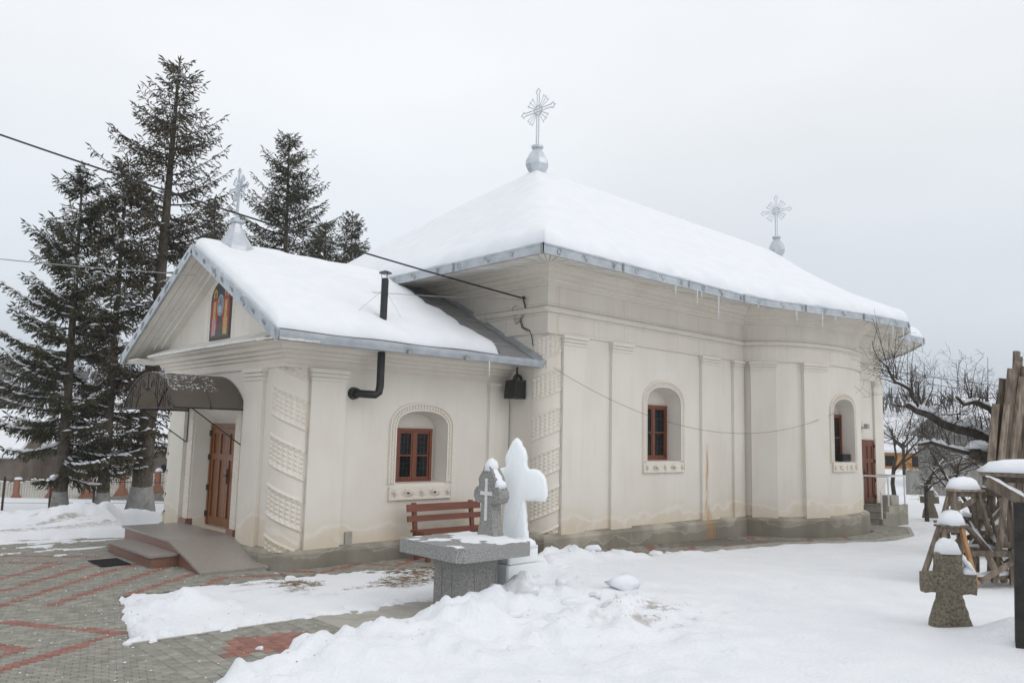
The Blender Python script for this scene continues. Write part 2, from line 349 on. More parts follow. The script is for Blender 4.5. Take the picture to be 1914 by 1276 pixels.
# value noise for shaping snow
_T = nrs.rand(256, 256)
def vnoise(x, y):
    xi = np.floor(x).astype(int); yi = np.floor(y).astype(int); fx = x - xi; fy = y - yi
    fx = fx * fx * (3 - 2 * fx); fy = fy * fy * (3 - 2 * fy)
    a = _T[xi & 255, yi & 255]; b = _T[(xi + 1) & 255, yi & 255]; c = _T[xi & 255, (yi + 1) & 255]; d = _T[(xi + 1) & 255, (yi + 1) & 255]
    return (a * (1 - fx) + b * fx) * (1 - fy) + (c * (1 - fx) + d * fx) * fy
def fbm(x, y, o=4):
    s_ = 0; a = 0.5
    for k in range(o): s_ = s_ + a * vnoise(x * 2 ** k + 17.3 * k, y * 2 ** k + 5.1 * k); a *= 0.5
    return s_
def sstep(v, lo, hi):
    t = np.clip((v - lo) / (hi - lo), 0, 1); return t * t * (3 - 2 * t)
# ------------------------------------------------------------------ ground: one snow-covered sheet
def sdist(px, py, poly):
    """signed distance to a polygon, positive inside"""
    d = np.full(px.shape, 1e9); ins = np.zeros(px.shape, bool); n = len(poly)
    for i in range(n):
        x0, y0 = poly[i]; x1, y1 = poly[(i + 1) % n]; ex, ey = x1 - x0, y1 - y0
        t = np.clip(((px - x0) * ex + (py - y0) * ey) / (ex * ex + ey * ey), 0, 1)
        d = np.minimum(d, np.hypot(px - x0 - t * ex, py - y0 - t * ey))
        c = ((y0 > py) != (y1 > py)) & (px < (x1 - x0) * (py - y0) / (y1 - y0 + 1e-12) + x0); ins ^= c
    return np.where(ins, d, -d)
FIELD = [(2.45, 6.05), (2.9, 6.40), (3.4, 6.55), (4.0, 6.80), (4.6, 7.02), (5.3, 7.12), (5.75, 7.15), (6.5, 7.35), (7.2, 7.75), (8.1, 8.55), (9.1, 8.75), (10.6, 8.45), (12.5, 8.45), (15.3, 8.45), (18.1, 7.45), (20.4, 7.5), (21.6, 8.0), (22.6, 8.3),
         (24, 6.6), (27, 8.5), (30, 12), (32, 30), (400, 100), (400, -90), (-60, -90), (-60, -4), (0, 3.6), (1.9, 5.2)]
ISLAND = [(2.66, 7.95), (3.24, 10.06), (4.3, 10.12), (5.6, 10.10), (7.3, 9.75), (9.0, 9.15), (9.3, 8.5), (7.5, 7.3), (5.75, 7.72), (4.4, 7.88)]
BACK = [(-60, 15.6), (1.0, 15.9), (3.1, 15.85), (4.2, 15.6), (4.9, 15.3), (5.3, 15.45), (5.3, 17.2), (9.5, 17.4), (10.0, 18.4), (24, 18.6), (30, 16), (32, 12), (400, 60), (400, 400), (-60, 400)]
def eastz(x): return -np.interp(x, [10, 15, 20, 26], [0, .12, .18, .22])
def depth_of(x, y): return 0.677 * x + 0.726 * y
def terrain_base(x, y):
    d = depth_of(x, y); w_ = sstep(y - 0.55 * x, 4, 12)
    z = w_ * np.interp(d, [15, 18, 26, 38, 60, 5000], [0, -0.12, -0.95, -1.6, -2.0, -2.0])
    far = np.hypot(x, y)
    ang = np.arctan2(y, x)
    hill = sstep(far, 110, 420) * (22 + 6 * np.sin(ang * 5 + 0.6) + 3 * np.sin(ang * 13))
    return z + hill + eastz(x) * sstep(18 - y, 0, 3)
def height(x, y):
    base = terrain_base(x, y)
    sf = sdist(x, y, FIELD); si = sdist(x, y, ISLAND); sb = sdist(x, y, BACK)
    rag = (fbm(x * 2.2, y * 2.2) - 0.47) * 0.35
    rag2 = (fbm(x * 5.0, y * 5.0, 4) - 0.46) * 0.62; near = sstep(40 - depth_of(x, y), 0, 15)
    lump = fbm(x * 3.1, y * 3.1, 5); clod = np.maximum(0, fbm(x * 5.0 + 9, y * 5.0, 2) - 0.42) ** 1.4 * 1.3
    h = np.full(x.shape, -0.06)
    # right-hand field with a shovelled bank along its edge
    low = np.interp(x, [7.5, 10.5, 12.5, 16], [1, .8, .3, .22]) + sstep(sf, 1.2, 4.0) * sstep(x, 10, 14) * .6; edge = np.exp(-((sf - 0.38) / 0.34) ** 2) * low
    fld = sstep(sf + rag, -0.02, 0.42) * (0.11 + 0.05 * fbm(x * 0.7, y * 0.7)) * low + edge * (0.01 + 0.30 * np.maximum(0, lump - 0.36)) + edge * clod * 0.45
    def seg(x0, y0, x1, y1, hh, wd, k=1.0):
        ex, ey = x1 - x0, y1 - y0; t = np.clip(((x - x0) * ex + (y - y0) * ey) / (ex * ex + ey * ey), 0, 1)
        dd = np.hypot(x - x0 - t * ex, y - y0 - t * ey); return hh * np.exp(-(dd / wd) ** 2) * (1 + k * (lump - 0.47)) 
    pile = seg(3.7, 5.7, 4.9, 5.95, 0.15, 0.5) + seg(5.2, 6.15, 6.3, 6.35, 0.12, 0.42) + seg(6.0, 5.0, 7.4, 6.6, 0.08, 0.9) + seg(7.6, 7.4, 9.4, 8.2, 0.12, 0.45) + seg(9.15, 2.35, 9.5, 2.1, 0.26, 0.34) + seg(4.6, 5.2, 7.2, 5.3, 0.05, 0.3, 3.0)
    pile = pile * sstep(sf + rag * 0.4, -0.02, 0.35) * (1 + 0.6 * clod)
    rough = np.exp(-((x - 5.6) ** 2 + (y - 5.6) ** 2) / 6.0)
    fld = fld + pile + rough * sstep(sf, 0.1, 0.6) * ((lump - 0.47) * 0.17 + clod * 0.30)
    h = np.where(sf + rag > -0.02, np.maximum(h, -0.06 + (fld + 0.06) * sstep(sf + rag, -0.02, 0.10)), h)
    # island beside the path, thin and patchy near the church
    thin = 0.022 + 0.025 * (fbm(x * 1.5, y * 1.5) - 0.3)
    ip = 0.17 * np.exp(-(((x - 3.55) / 0.33) ** 2 + ((y - 8.95) / 0.27) ** 2)) * (1 + 1.3 * (lump - 0.47)) + 0.035 * np.exp(-(((x - 3.4) / 0.7) ** 2 + ((y - 8.7) / 0.6) ** 2)) + clod * 0.5 * np.exp(-(((x - 3.6) / 0.8) ** 2 + ((y - 8.9) / 0.7) ** 2))
    ih = thin + ip
    h = np.where(si + rag2 > -0.02, np.maximum(h, -0.06 + (ih + 0.06) * sstep(si + rag2, -0.02, 0.10)), h)
    # ground behind the paving
    bk = 0.10 + 0.06 * fbm(x * 0.8, y * 0.8) + 0.34 * np.exp(-(((x - 5.0) / 1.25) ** 2 + ((y - 17.4) / 0.9) ** 2)) * (1 + 1.2 * (lump - 0.47)) + 0.14 * np.exp(-(((x - 3.0) / 2.6) ** 2 + ((y - 18.6) / 0.7) ** 2)) * (1 + 1.2 * (lump - 0.47)) + 0.06 * clod
    h = np.where(sb + rag * 0.6 > -0.02, np.maximum(h, -0.06 + (bk + 0.06) * sstep(sb + rag * 0.6, -0.02, 0.30)), h)
    # wind-blown dusting on the far paving
    dust = sstep(fbm(x * 2.0, y * 5.0 + 3, 4) + 0.10 * (y - 14.6) - 0.05 * (x - 3), 0.56, 0.62) * sstep(y, 13.0, 14.0) * (x < 5.3)
    h = np.maximum(h, np.where(dust > 0.5, 0.012, -0.06))
    return base + np.where(near > 0, h, 0.1)
def graded(lo, hi, f0, f1, st, g=1.09):
    a = list(np.arange(f0, f1, st)); s_ = st; q = f1
    while q < hi: a.append(q); s_ *= g; q += s_
    a.append(hi); s_ = st; q = f0; b = []
    while q > lo: s_ *= g; q -= s_; b.append(max(q, lo))
    return np.array(b[::-1] + a)
gx = graded(-470, 610, 1.2, 10.5, 0.045, 1.07); gy = graded(-470, 610, 3.2, 16.6, 0.05, 1.06)
GX, GY = np.meshgrid(gx, gy, indexing='ij'); GZ = height(GX, GY)
nx_, ny_ = GX.shape
me = bpy.data.meshes.new('ground')
vs = np.stack([GX, GY, GZ], -1).reshape(-1, 3)
ii, jj = np.meshgrid(np.arange(nx_ - 1), np.arange(ny_ - 1), indexing='ij'); b0 = (ii * ny_ + jj).ravel()
quads = np.stack([b0, b0 + ny_, b0 + ny_ + 1, b0 + 1], -1)
def np_mesh(me, vs, quads):
    k = quads.shape[1]
    me.vertices.add(len(vs)); me.vertices.foreach_set('co', np.ascontiguousarray(vs, np.float32).ravel())
    me.loops.add(quads.size); me.loops.foreach_set('vertex_index', np.ascontiguousarray(quads, np.int32).ravel())
    me.polygons.add(len(quads)); me.polygons.foreach_set('loop_start', np.arange(0, quads.size, k, dtype=np.int32))
    me.update(calc_edges=True)
np_mesh(me, vs, quads)
# thin places where dead grass and soil show through
sI = sdist(GX, GY, ISLAND); sF = sdist(GX, GY, FIELD)
g1 = sstep(fbm(GX * 1.7 + 3, GY * 3.1, 5), 0.43, 0.52) * sstep(sI, 0.02, 0.2) * sstep(GX + 0.9 * (GY - 8), 5.4, 6.6) * sstep(GY, 8.3, 8.8)
g2 = sstep(fbm(GX * 2.3, GY * 2.3 + 7, 5), 0.44, 0.52) * np.exp(-((sF + 0.05) / 0.16) ** 2) * (GX > 9.0) * (GX < 20)
g3 = 0.7 * sstep(fbm(GX * 4, GY * 4, 4), 0.56, 0.64) * np.exp(-((GX - 6.9) ** 2 / 0.5 + (GY - 5.2) ** 2 / 0.25))
g4 = 0.55 * sstep(fbm(GX * 1.2 + 2, GY * 5, 5), 0.52, 0.60) * sstep(GY, 15.9, 16.3) * sstep(19.5 - GY, 0, 1) * (GX < 5.0)
dirt = np.clip(g1 + g2 + g3 + g4, 0, 1)
at = me.attributes.new('thin', 'FLOAT', 'POINT'); at.data.foreach_set('value', dirt.astype(np.float32).ravel())
def ground_mat():
    m, t, b = newmat('snow_ground'); L = t.links.new
    geo = t.nodes.new('ShaderNodeNewGeometry')
    def noise(s_, d=5):
        n = t.nodes.new('ShaderNodeTexNoise'); n.inputs['Scale'].default_value = s_; n.inputs['Detail'].default_value = d; L(geo.outputs['Position'], n.inputs['Vector']); return n.outputs[0]
    def rampn(v, p0, c0, p1, c1):
        r = t.nodes.new('ShaderNodeValToRGB'); r.color_ramp.elements[0].position = p0; r.color_ramp.elements[1].position = p1
        r.color_ramp.elements[0].color = (*c0, 1); r.color_ramp.elements[1].color = (*c1, 1); L(v, r.inputs[0]); return r.outputs[0]
    snow = rampn(noise(2.0), 0.3, (0.78, 0.80, 0.84), 0.7, (0.84, 0.855, 0.88))
    soilspeck = rampn(noise(5.5, 8), 0.66, (0, 0, 0), 0.76, (1, 1, 1))
    mxs = t.nodes.new('ShaderNodeMix'); mxs.data_type = 'RGBA'; mxs.inputs[7].default_value = (0.62, 0.52, 0.40, 1)
    mm = t.nodes.new('ShaderNodeMath'); mm.operation = 'MULTIPLY'; mm.inputs[1].default_value = 0.45; L(soilspeck, mm.inputs[0]); L(mm.outputs[0], mxs.inputs[0]); L(snow, mxs.inputs[6])
    grass = rampn(noise(22, 6), 0.35, (0.10, 0.068, 0.036), 0.68, (0.25, 0.175, 0.10))
    a = t.nodes.new('ShaderNodeAttribute'); a.attribute_name = 'thin'
    md = t.nodes.new('ShaderNodeMath'); md.operation = 'MULTIPLY'; L(a.outputs['Fac'], md.inputs[0])
    L(rampn(noise(11, 6), 0.38, (0, 0, 0), 0.55, (1, 1, 1)), md.inputs[1])
    mg = t.nodes.new('ShaderNodeMix'); mg.data_type = 'RGBA'; L(md.outputs[0], mg.inputs[0]); L(mxs.outputs[2], mg.inputs[6]); L(grass, mg.inputs[7])
    # bare woods on the far hills
    sp = t.nodes.new('ShaderNodeVectorMath'); sp.operation = 'LENGTH'; L(geo.outputs['Position'], sp.inputs[0])
    mrn = t.nodes.new('ShaderNodeMapRange'); mrn.inputs['From Min'].default_value = 150; mrn.inputs['From Max'].default_value = 260; L(sp.outputs['Value'], mrn.inputs[0])
    wn = rampn(noise(0.018, 6), 0.46, (0, 0, 0), 0.54, (1, 1, 1))
    mw = t.nodes.new('ShaderNodeMath'); mw.operation = 'MULTIPLY'; L(mrn.outputs[0], mw.inputs[0]); L(wn, mw.inputs[1])
    mw2 = t.nodes.new('ShaderNodeMath'); mw2.operation = 'MULTIPLY'; mw2.inputs[1].default_value = 0.10; L(mw.outputs[0], mw2.inputs[0])
    mh = t.nodes.new('ShaderNodeMix'); mh.data_type = 'RGBA'; L(mw2.outputs[0], mh.inputs[0]); L(mg.outputs[2], mh.inputs[6]); mh.inputs[7].default_value = (0.14, 0.14, 0.15, 1)
    L(mh.outputs[2], b.inputs['Base Color']); b.inputs['Roughness'].default_value = 0.7; b.inputs['Specular IOR Level'].default_value = 0.25
    bp = t.nodes.new('ShaderNodeBump'); bp.inputs['Strength'].default_value = 0.55; bp.inputs['Distance'].default_value = 0.03
    L(noise(24, 9), bp.inputs['Height']); L(bp.outputs[0], b.inputs['Normal'])
    return m
MAT['ground'] = ground_mat()
g = link_mesh(me, 'ground', 'ground', smooth=True); props(g, 'snow covered ground with shovelled banks around the church', 'ground', kind='structure')
# ------------------------------------------------------------------ paving: single pavers with recessed joints
PLAZA = [(-2.0, 4.0), (2.63, 4.0), (2.63, 7.9), (3.2, 10.14), (5.4, 10.16), (5.4, 16.3), (-3.0, 16.5)]
PATHP = [(2.60, 5.2), (4.46, 5.2), (4.46, 7.88), (2.60, 7.92)]
WALK = [(5.45, 10.16), (7.4, 9.82), (9.2, 9.2), (9.6, 8.75), (14.9, 8.62), (16.4, 8.3), (18.4, 7.6), (20.6, 7.6), (22.4, 8.35), (22.3, 9.6), (21.6, 9.6), (21.3, 9.0), (20.4, 8.45), (19.1, 8.3), (17.8, 8.45), (16.9, 8.95), (16.45, 9.65), (10.0, 9.68), (9.95, 10.66), (5.45, 10.66)]
BANDS = [((0.9, 7.3), (2.67, 8.40)), ((2.67, 8.40), (1.70, 9.85)), ((1.86, 8.30), (1.2, 7.93)), ((1.86, 8.30), (1.35, 9.0)),
         ((2.48, 10.11), (4.34, 11.85)), ((1.2, 9.65), (2.1, 10.45)), ((2.1, 10.45), (3.60, 11.98)), ((3.60, 11.98), (4.10, 12.35)), ((1.4, 10.6), (2.2, 11.25)), ((2.2, 11.25), (3.72, 12.78)),
         ((1.5, 11.5), (2.36, 12.18)), ((2.36, 12.18), (3.28, 13.05)), ((3.28, 13.05), (2.2, 13.9)), ((2.7, 14.3), (3.9, 13.35)), ((3.24, 10.12), (4.50, 11.2)), ((4.14, 10.1), (4.66, 10.64)), ((4.66, 10.64), (5.4, 10.35))]
for k in range(11):
    x0 = 5.6 + k * 1.18; yo = lambda x: np.interp(x, [5.5, 8, 9.8, 15, 18, 20], [10.25, 10.0, 8.85, 8.7, 7.75, 7.5]); yi = lambda x: np.interp(x, [5.5, 9.9, 10.0, 16.4, 17.5, 20], [10.6, 10.6, 9.62, 9.6, 8.55, 8.3])
    BANDS += [((x0, float(yi(x0))), (x0 + 0.35, float(yo(x0 + 0.35)))), ((x0 + 0.35, float(yo(x0 + 0.35))), (x0 + 1.18, float(yi(x0 + 1.18))))]
def seg_d(x, y, s_):
    (x0, y0), (x1, y1) = s_; ex, ey = x1 - x0, y1 - y0; t = np.clip(((x - x0) * ex + (y - y0) * ey) / (ex * ex + ey * ey), 0, 1)
    return np.hypot(x - x0 - t * ex, y - y0 - t * ey)
def paver_spots(poly, ang, wd=0.1, ln=0.2):
    ca, sa = math.cos(ang), math.sin(ang); out = []
    c = np.array(poly); cu = c @ np.array([ca, sa]); cv = c @ np.array([-sa, ca])
    i0, i1 = int(cu.min() / wd) - 1, int(cu.max() / wd) + 1; j0, j1 = int(cv.min() / ln) - 1, int(cv.max() / ln) + 1
    I, J = np.meshgrid(np.arange(i0, i1), np.arange(j0, j1), indexing='ij')
    if wd > ln: U = (I + 0.5 + 0.5 * (J % 2)) * wd; V = (J + 0.5) * ln
    else: U = (I + 0.5) * wd; V = (J + 0.5 + 0.5 * (I % 2)) * ln
    X = U * ca - V * sa; Y = U * sa + V * ca
    ok = sdist(X, Y, poly) > 0.02
    return X[ok], Y[ok]
paving = MB()
for poly, z in ((PLAZA, -0.012), (PATHP, -0.012), (WALK, -0.010)):
    paving.add([(x, y, z + float(eastz(x))) for x, y in poly], [tuple(range(len(poly)))])
pav = paving.build('paving', 'sand'); props(pav, 'paved forecourt of grey pavers with red zigzag bands', 'paving', kind='structure')
def paver_verts(w_, l_, h=0.05, b=0.004):
    a, c = w_ / 2 - 0.0015, l_ / 2 - 0.0015
    return [(-a, -c, -h), (a, -c, -h), (a, c, -h), (-a, c, -h), (-a, -c, -b), (a, -c, -b), (a, c, -b), (-a, c, -b), (-a + b, -c + b, 0), (a - b, -c + b, 0), (a - b, c - b, 0), (-a + b, c - b, 0)]
PF = [(0, 1, 5, 4), (1, 2, 6, 5), (2, 3, 7, 6), (3, 0, 4, 7), (4, 5, 9, 8), (5, 6, 10, 9), (6, 7, 11, 10), (7, 4, 8, 11), (8, 9, 10, 11)]
pm = {}
for k in ('paver', 'paver_red'):
    for sz in ((.11, .055), (.115, .135)):
        me = bpy.data.meshes.new(k); me.from_pydata(paver_verts(*sz), [], PF); me.materials.append(MAT[k]); pm[k, sz] = me
rest = {}; cand = []
for poly, ang, sz in ((PLAZA, math.radians(-16), (.11, .055)), (PATHP, 0.0, (.115, .135)), (WALK, 0.0, (.11, .055))):
    X, Y = paver_spots(poly, ang, *sz)
    red = np.zeros(X.shape, bool)
    for s_ in BANDS: red |= seg_d(X, Y, s_) < 0.062
    if poly is PATHP: red = (np.abs((X - 3.65) - 0.55 * (Y - 7.2)) < 0.42) & (np.abs((Y - 7.18) + 0.2 * (X - 3.6)) < 0.33)
    for x, y, r in zip(X, Y, red): cand.append((x, y, ang, bool(r), sz))
CX = np.array([c[0] for c in cand]); CY = np.array([c[1] for c in cand]); DD = depth_of(CX, CY)
vis = (height(CX, CY) < 0.0) & (DD > 5.9) & ((0.7294 * CX - 0.6837 * CY) / DD > -0.66)
order = np.argsort(np.where(vis, np.hypot(CX, CY), 99)); near_set = set(order[:290].tolist())
for k, (x, y, ang, r, sz) in enumerate(cand):
    m_ = 'paver_red' if r else 'paver'; dz = rnd.uniform(-0.003, 0.003) + float(eastz(x)); da = rnd.uniform(-0.012, 0.012)
    if k in near_set:
        o = bpy.data.objects.new('paver', pm[m_, sz]); COL.objects.link(o); o.parent = pav; o.location = (x, y, dz); o.rotation_euler = (rnd.uniform(-0.01, 0.01), rnd.uniform(-0.01, 0.01), ang + da)
    else: rest.setdefault((m_, sz), []).append((x, y, dz, ang + da))
for (m_, sz), L_ in rest.items():
    base = np.array(paver_verts(*sz))
    A = np.array(L_); ca, sa = np.cos(A[:, 3]), np.sin(A[:, 3])
    V = np.stack([A[:, 0:1] + base[None, :, 0] * ca[:, None] - base[None, :, 1] * sa[:, None], A[:, 1:2] + base[None, :, 0] * sa[:, None] + base[None, :, 1] * ca[:, None], A[:, 2:3] + base[None, :, 2] + 0 * ca[:, None]], -1).reshape(-1, 3)
    F = (np.array(PF)[None] + (np.arange(len(A)) * 12)[:, None, None]).reshape(-1, 4)
    me = bpy.data.meshes.new('far_pavers'); np_mesh(me, V, F); o = link_mesh(me, 'far_pavers', m_, pav); o['kind'] = 'stuff'
# concrete slab ending the path and kerbs
mb = MB(); mb.box(2.50, 4.6, -.05, 2.74, 7.93, -.0045); mb.build('joint_strip', 'paver', pav)
mb = MB(); mb.box(4.45, 6.6, -0.06, 6.2, 7.84, 0.004); o = mb.build('concrete_slab', 'concrete', pav)
kb = MB()
for (x0, y0), (x1, y1) in [((2.62, 7.935), (6.1, 7.80))]: kb.beam((x0, y0, -0.045), (x1, y1, -0.045), 0.04, 0.09)
for a, b in zip(WALK[2:9], WALK[3:10]): kb.beam((*a, -0.04 + float(eastz(a[0]))), (*b, -0.04 + float(eastz(b[0]))), 0.09, 0.10)
kb.build('kerb', 'concrete', pav)
# ------------------------------------------------------------------ the church
YC = 13.2
church = thing('church', (10.0, YC, 0.0), 'whitewashed single-nave church with snow covered roof, gabled porch and side apse', 'church')
BT = [math.radians(a) for a in range(180, -1, -6)]
bulge = [(19.1 + 2.5 * math.cos(t), 9.8 - 1.3 * math.sin(t)) for t in BT]
mir = lambda pts: [(x, 2 * YC - y) for x, y in pts][::-1]
SOUTH = [(10.0, 9.8)] + bulge + [(24.5, 9.8), (26.6, 10.9)]
LOOP = [(10.0, 16.6)] + SOUTH + [(27.6, 13.2)] + mir(SOUTH)[:-1]
PORCH = [(10.0, 15.6), (5.5, 15.6), (5.5, 10.8), (10.0, 10.8)]
def arch_fn(c, hw, zs, rise, p=2.3): return lambda s_: zs + rise * max(0.0, 1 - abs((s_ - c) / hw) ** p) ** (1 / p)
def wall_cols(mb, pos, sb, z0, z1, hole=None):
    for a, b in zip(sb[:-1], sb[1:]):
        pa, pb = pos(a), pos(b); m_ = (a + b) / 2
        def q(za0, za1, zb0, zb1): mb.add([(*pa, za0), (*pb, zb0), (*pb, zb1), (*pa, za1)], [(0, 1, 2, 3)])
        if hole and hole['s0'] < m_ < hole['s1']:
            q(z0, hole['zb'], z0, hole['zb']); q(hole['zt'](a), z1, hole['zt'](b), z1)
        else: q(z0, z1, z0, z1)
def niche(mb, pos, hole, depth, kx=0.88, kz=0.95):
    s0, s1, zb, zt = hole['s0'], hole['s1'], hole['zb'], hole['zt']; c = (s0 + s1) / 2
    ss = hole['ss']; loop = [(s0, zb), (s1, zb)] + [(s_, zt(s_)) for s_ in ss[::-1]]
    pc = Vector((*pos(c), 0)); e = Vector((*pos(c + 0.01), 0)) - Vector((*pos(c - 0.01), 0)); tg = e.normalized(); nn = Vector((tg.y, -tg.x, 0))
    fr = [Vector((*pos(s_), z)) for s_, z in loop]
    top = max(z for _, z in loop)
    bk = [pc + tg * ((s_ - c) * kx) - nn * depth + Vector((0, 0, zb + 0.02 + (z - zb) * kz)) for s_, z in loop]
    n = len(loop); mb.add(fr + bk, [(i, n + i, n + (i + 1) % n, (i + 1) % n) for i in range(n)] + [tuple(range(n, 2 * n))])
    return pc, tg, nn
def hole_breaks(c, hw, n=14): return [c - hw + 2 * hw * 0.5 * (1 - math.cos(math.pi * i / n)) for i in range(n + 1)]
# --- walls
def south_pos(s_): return (10.35 + s_, 9.8)
pw = MB()
# porch side wall, front wall, north wall, gable
def pside(s_): return (5.86 + s_, 10.8)
h1 = dict(s0=7.51 - 5.86, s1=8.57 - 5.86, zb=1.17, zt=arch_fn(8.04 - 5.86, 0.53, 2.10, 0.27)); h1['ss'] = hole_breaks(8.04 - 5.86, 0.53)
wall_cols(pw, pside, [0] + h1['ss'] + [4.14], 0, 3.35, h1); W1 = niche(pw, pside, h1, 0.30)
def pfront(s_): return (5.5, 15.24 - s_)
dc = 15.24 - 13.25
h2 = dict(s0=dc - 0.85, s1=dc + 0.85, zb=0.30, zt=lambda s_: 2.42); h2['ss'] = [dc - 0.85, dc, dc + 0.85]
wall_cols(pw, pfront, [0] + h2['ss'] + [4.08], 0, 3.45, h2); W2 = niche(pw, pfront, h2, 0.30, 0.86, 0.86)
pw.add([(5.86, 10.8, 0), (5.86, 10.8, 3.35), (5.5, 11.16, 3.35), (5.5, 11.16, 0)], [(0, 1, 2, 3)])
pw.add([(5.86, 15.6, 0), (5.86, 15.6, 3.35), (5.5, 15.24, 3.35), (5.5, 15.24, 0), (10, 15.6, 0), (10, 15.6, 3.35)], [(3, 2, 1, 0), (0, 1, 5, 4)])
pw.add([(5.5, 10.2, 3.30), (5.5, 16.2, 3.30), (5.5, 16.2, 3.43), (5.5, 13.2, 4.985), (5.5, 10.2, 3.43)], [(0, 4, 3, 2, 1)])
pw.build('porch_wall', 'plaster', church)
nw = MB()
h3 = dict(s0=12.9 - 10.35, s1=14.06 - 10.35, zb=1.54, zt=arch_fn(13.48 - 10.35, 0.58, 2.72, 0.34)); h3['ss'] = hole_breaks(13.48 - 10.35, 0.58)
wall_cols(nw, south_pos, [0] + h3['ss'] + [6.25], 0, 5.12, h3); W3 = niche(nw, south_pos, h3, 0.35, 0.92)
# curved bay: arc length parameter
bl = [0.0]
for a, b in zip(bulge[:-1], bulge[1:]): bl.append(bl[-1] + math.dist(a, b))
def bpos(s_): return (float(np.interp(s_, bl, [p[0] for p in bulge])), float(np.interp(s_, bl, [p[1] for p in bulge])))
def s_of_t(deg): return float(np.interp(-deg, [-math.degrees(t) for t in BT], bl))
bc = (s_of_t(105) + s_of_t(77)) / 2
h4 = dict(s0=bc - 0.55, s1=bc + 0.55, zb=1.54, zt=arch_fn(bc, 0.55, 2.72, 0.34)); h4['ss'] = hole_breaks(bc, 0.55)
wall_cols(nw, bpos, sorted([q for q in bl if abs(q - bc) > 0.56] + h4['ss']), 0, 5.12, h4); W4 = niche(nw, bpos, h4, 0.40, 0.90)
rest_loop = [bulge[-1], (24.5, 9.8), (26.6, 10.9), (27.6, 13.2)] + mir(SOUTH)[:-1] + [(10.0, 16.6), (10.0, 10.13)]
for a, b in zip(rest_loop[:-1], rest_loop[1:]): nw.add([(*a, 0), (*b, 0), (*b, 5.12), (*a, 5.12)], [(0, 1, 2, 3)])
nw.add([(10.0, 10.13, 0), (10.35, 9.8, 0), (10.35, 9.8, 5.1), (10.0, 10.13, 5.1)], [(0, 1, 2, 3)])
nw.build('nave_wall', 'plaster', church)
# --- plinths
mb = MB(); sweep(mb, LOOP, [(0.0, 0.30), (0.06, 0.28), (0.13, 0.25), (0.15, 0.22), (0.155, -0.4)], closed=True); mb.build('nave_plinth', 'plinth', church)
mb = MB()
sweep(mb, [(10.0, 10.8), (5.86, 10.8), (5.5, 11.16), (5.5, 12.33)][::-1], [(0.0, 0.27), (0.05, 0.26), (0.10, 0.23), (0.12, 0.20), (0.125, -0.1)])
sweep(mb, [(5.5, 14.17), (5.5, 15.24), (5.86, 15.6), (10, 15.6)][::-1], [(0.0, 0.27), (0.05, 0.26), (0.10, 0.23), (0.12, 0.20), (0.125, -0.1)])
mb.build('porch_plinth', 'plinth', church)
# --- frieze, rope string course and flared cornice of the nave
mb = MB(); sweep(mb, LOOP, [(-0.3, 3.84), (0.045, 3.84), (0.05, 3.87), (0.03, 3.90), (0.03, 4.16), (0.06, 4.18), (0.06, 4.205), (0.035, 4.21)], closed=True)
sweep(mb, LOOP, [(0.035, 4.335), (0.05, 4.34), (0.05, 4.37), (0.02, 4.39), (0.02, 4.70), (0.06, 4.71), (0.065, 4.75), (0.09, 4.76), (0.10, 4.82), (0.16, 4.84), (0.17, 4.90), (0.24, 4.92), (0.27, 4.98), (0.34, 5.0), (0.38, 5.10)], closed=True)
mb.build('nave_cornice', 'trim', church)
def rope(path, z, off, name, r=0.048, pitch=0.16):
    """half-round moulding with slanting cuts"""
    pts = [Vector((p[0], p[1], 0)) for p in path]; A = []
    cum = 0.0
    for i in range(len(pts) - 1):
        a, b = pts[i], pts[i + 1]; L_ = (b - a).length; d = (b - a) / L_; nn = Vector((d.y, -d.x, 0)); n = max(2, int(L_ / 0.025))
        for k in range(n):
            t = k / n * L_; row = []
            for j in range(7):
                ang = -math.pi / 2 + math.pi * j / 6; ph = ((cum + t) / pitch + j / 9.0) % 1.0
                rr = r * (1 - 0.42 * max(0.0, 1 - abs(ph - 0.5) / 0.16))
                row.append(a + d * t + nn * (off + rr * math.cos(ang)) + Vector((0, 0, z + 0.06 * math.sin(ang))))
            A.append(row)
        cum += L_
    m_ = MB(); m_.grid(A); return m_.build(name, 'trim', church, smooth=True)
rope([(10.0, 14.5), (9.97, 9.77), (16.6, 9.77)], 4.272, 0.02, 'rope_moulding')
rope(bulge[0:27], 4.272, 0.03, 'rope_moulding')
rope([(21.6, 9.78), (24.5, 9.78)], 4.272, 0.02, 'rope_moulding')
# --- porch entablature
mb = MB(); ent = [(-0.3, 2.94), (0.03, 2.94), (0.035, 2.97), (0.02, 3.0), (0.02, 3.06), (0.06, 3.08), (0.07, 3.12), (0.12, 3.14), (0.13, 3.18), (0.20, 3.20), (0.22, 3.25), (0.30, 3.28), (0.31, 3.34)]
sweep(mb, PORCH, ent); mb.build('porch_cornice', 'trim', church)
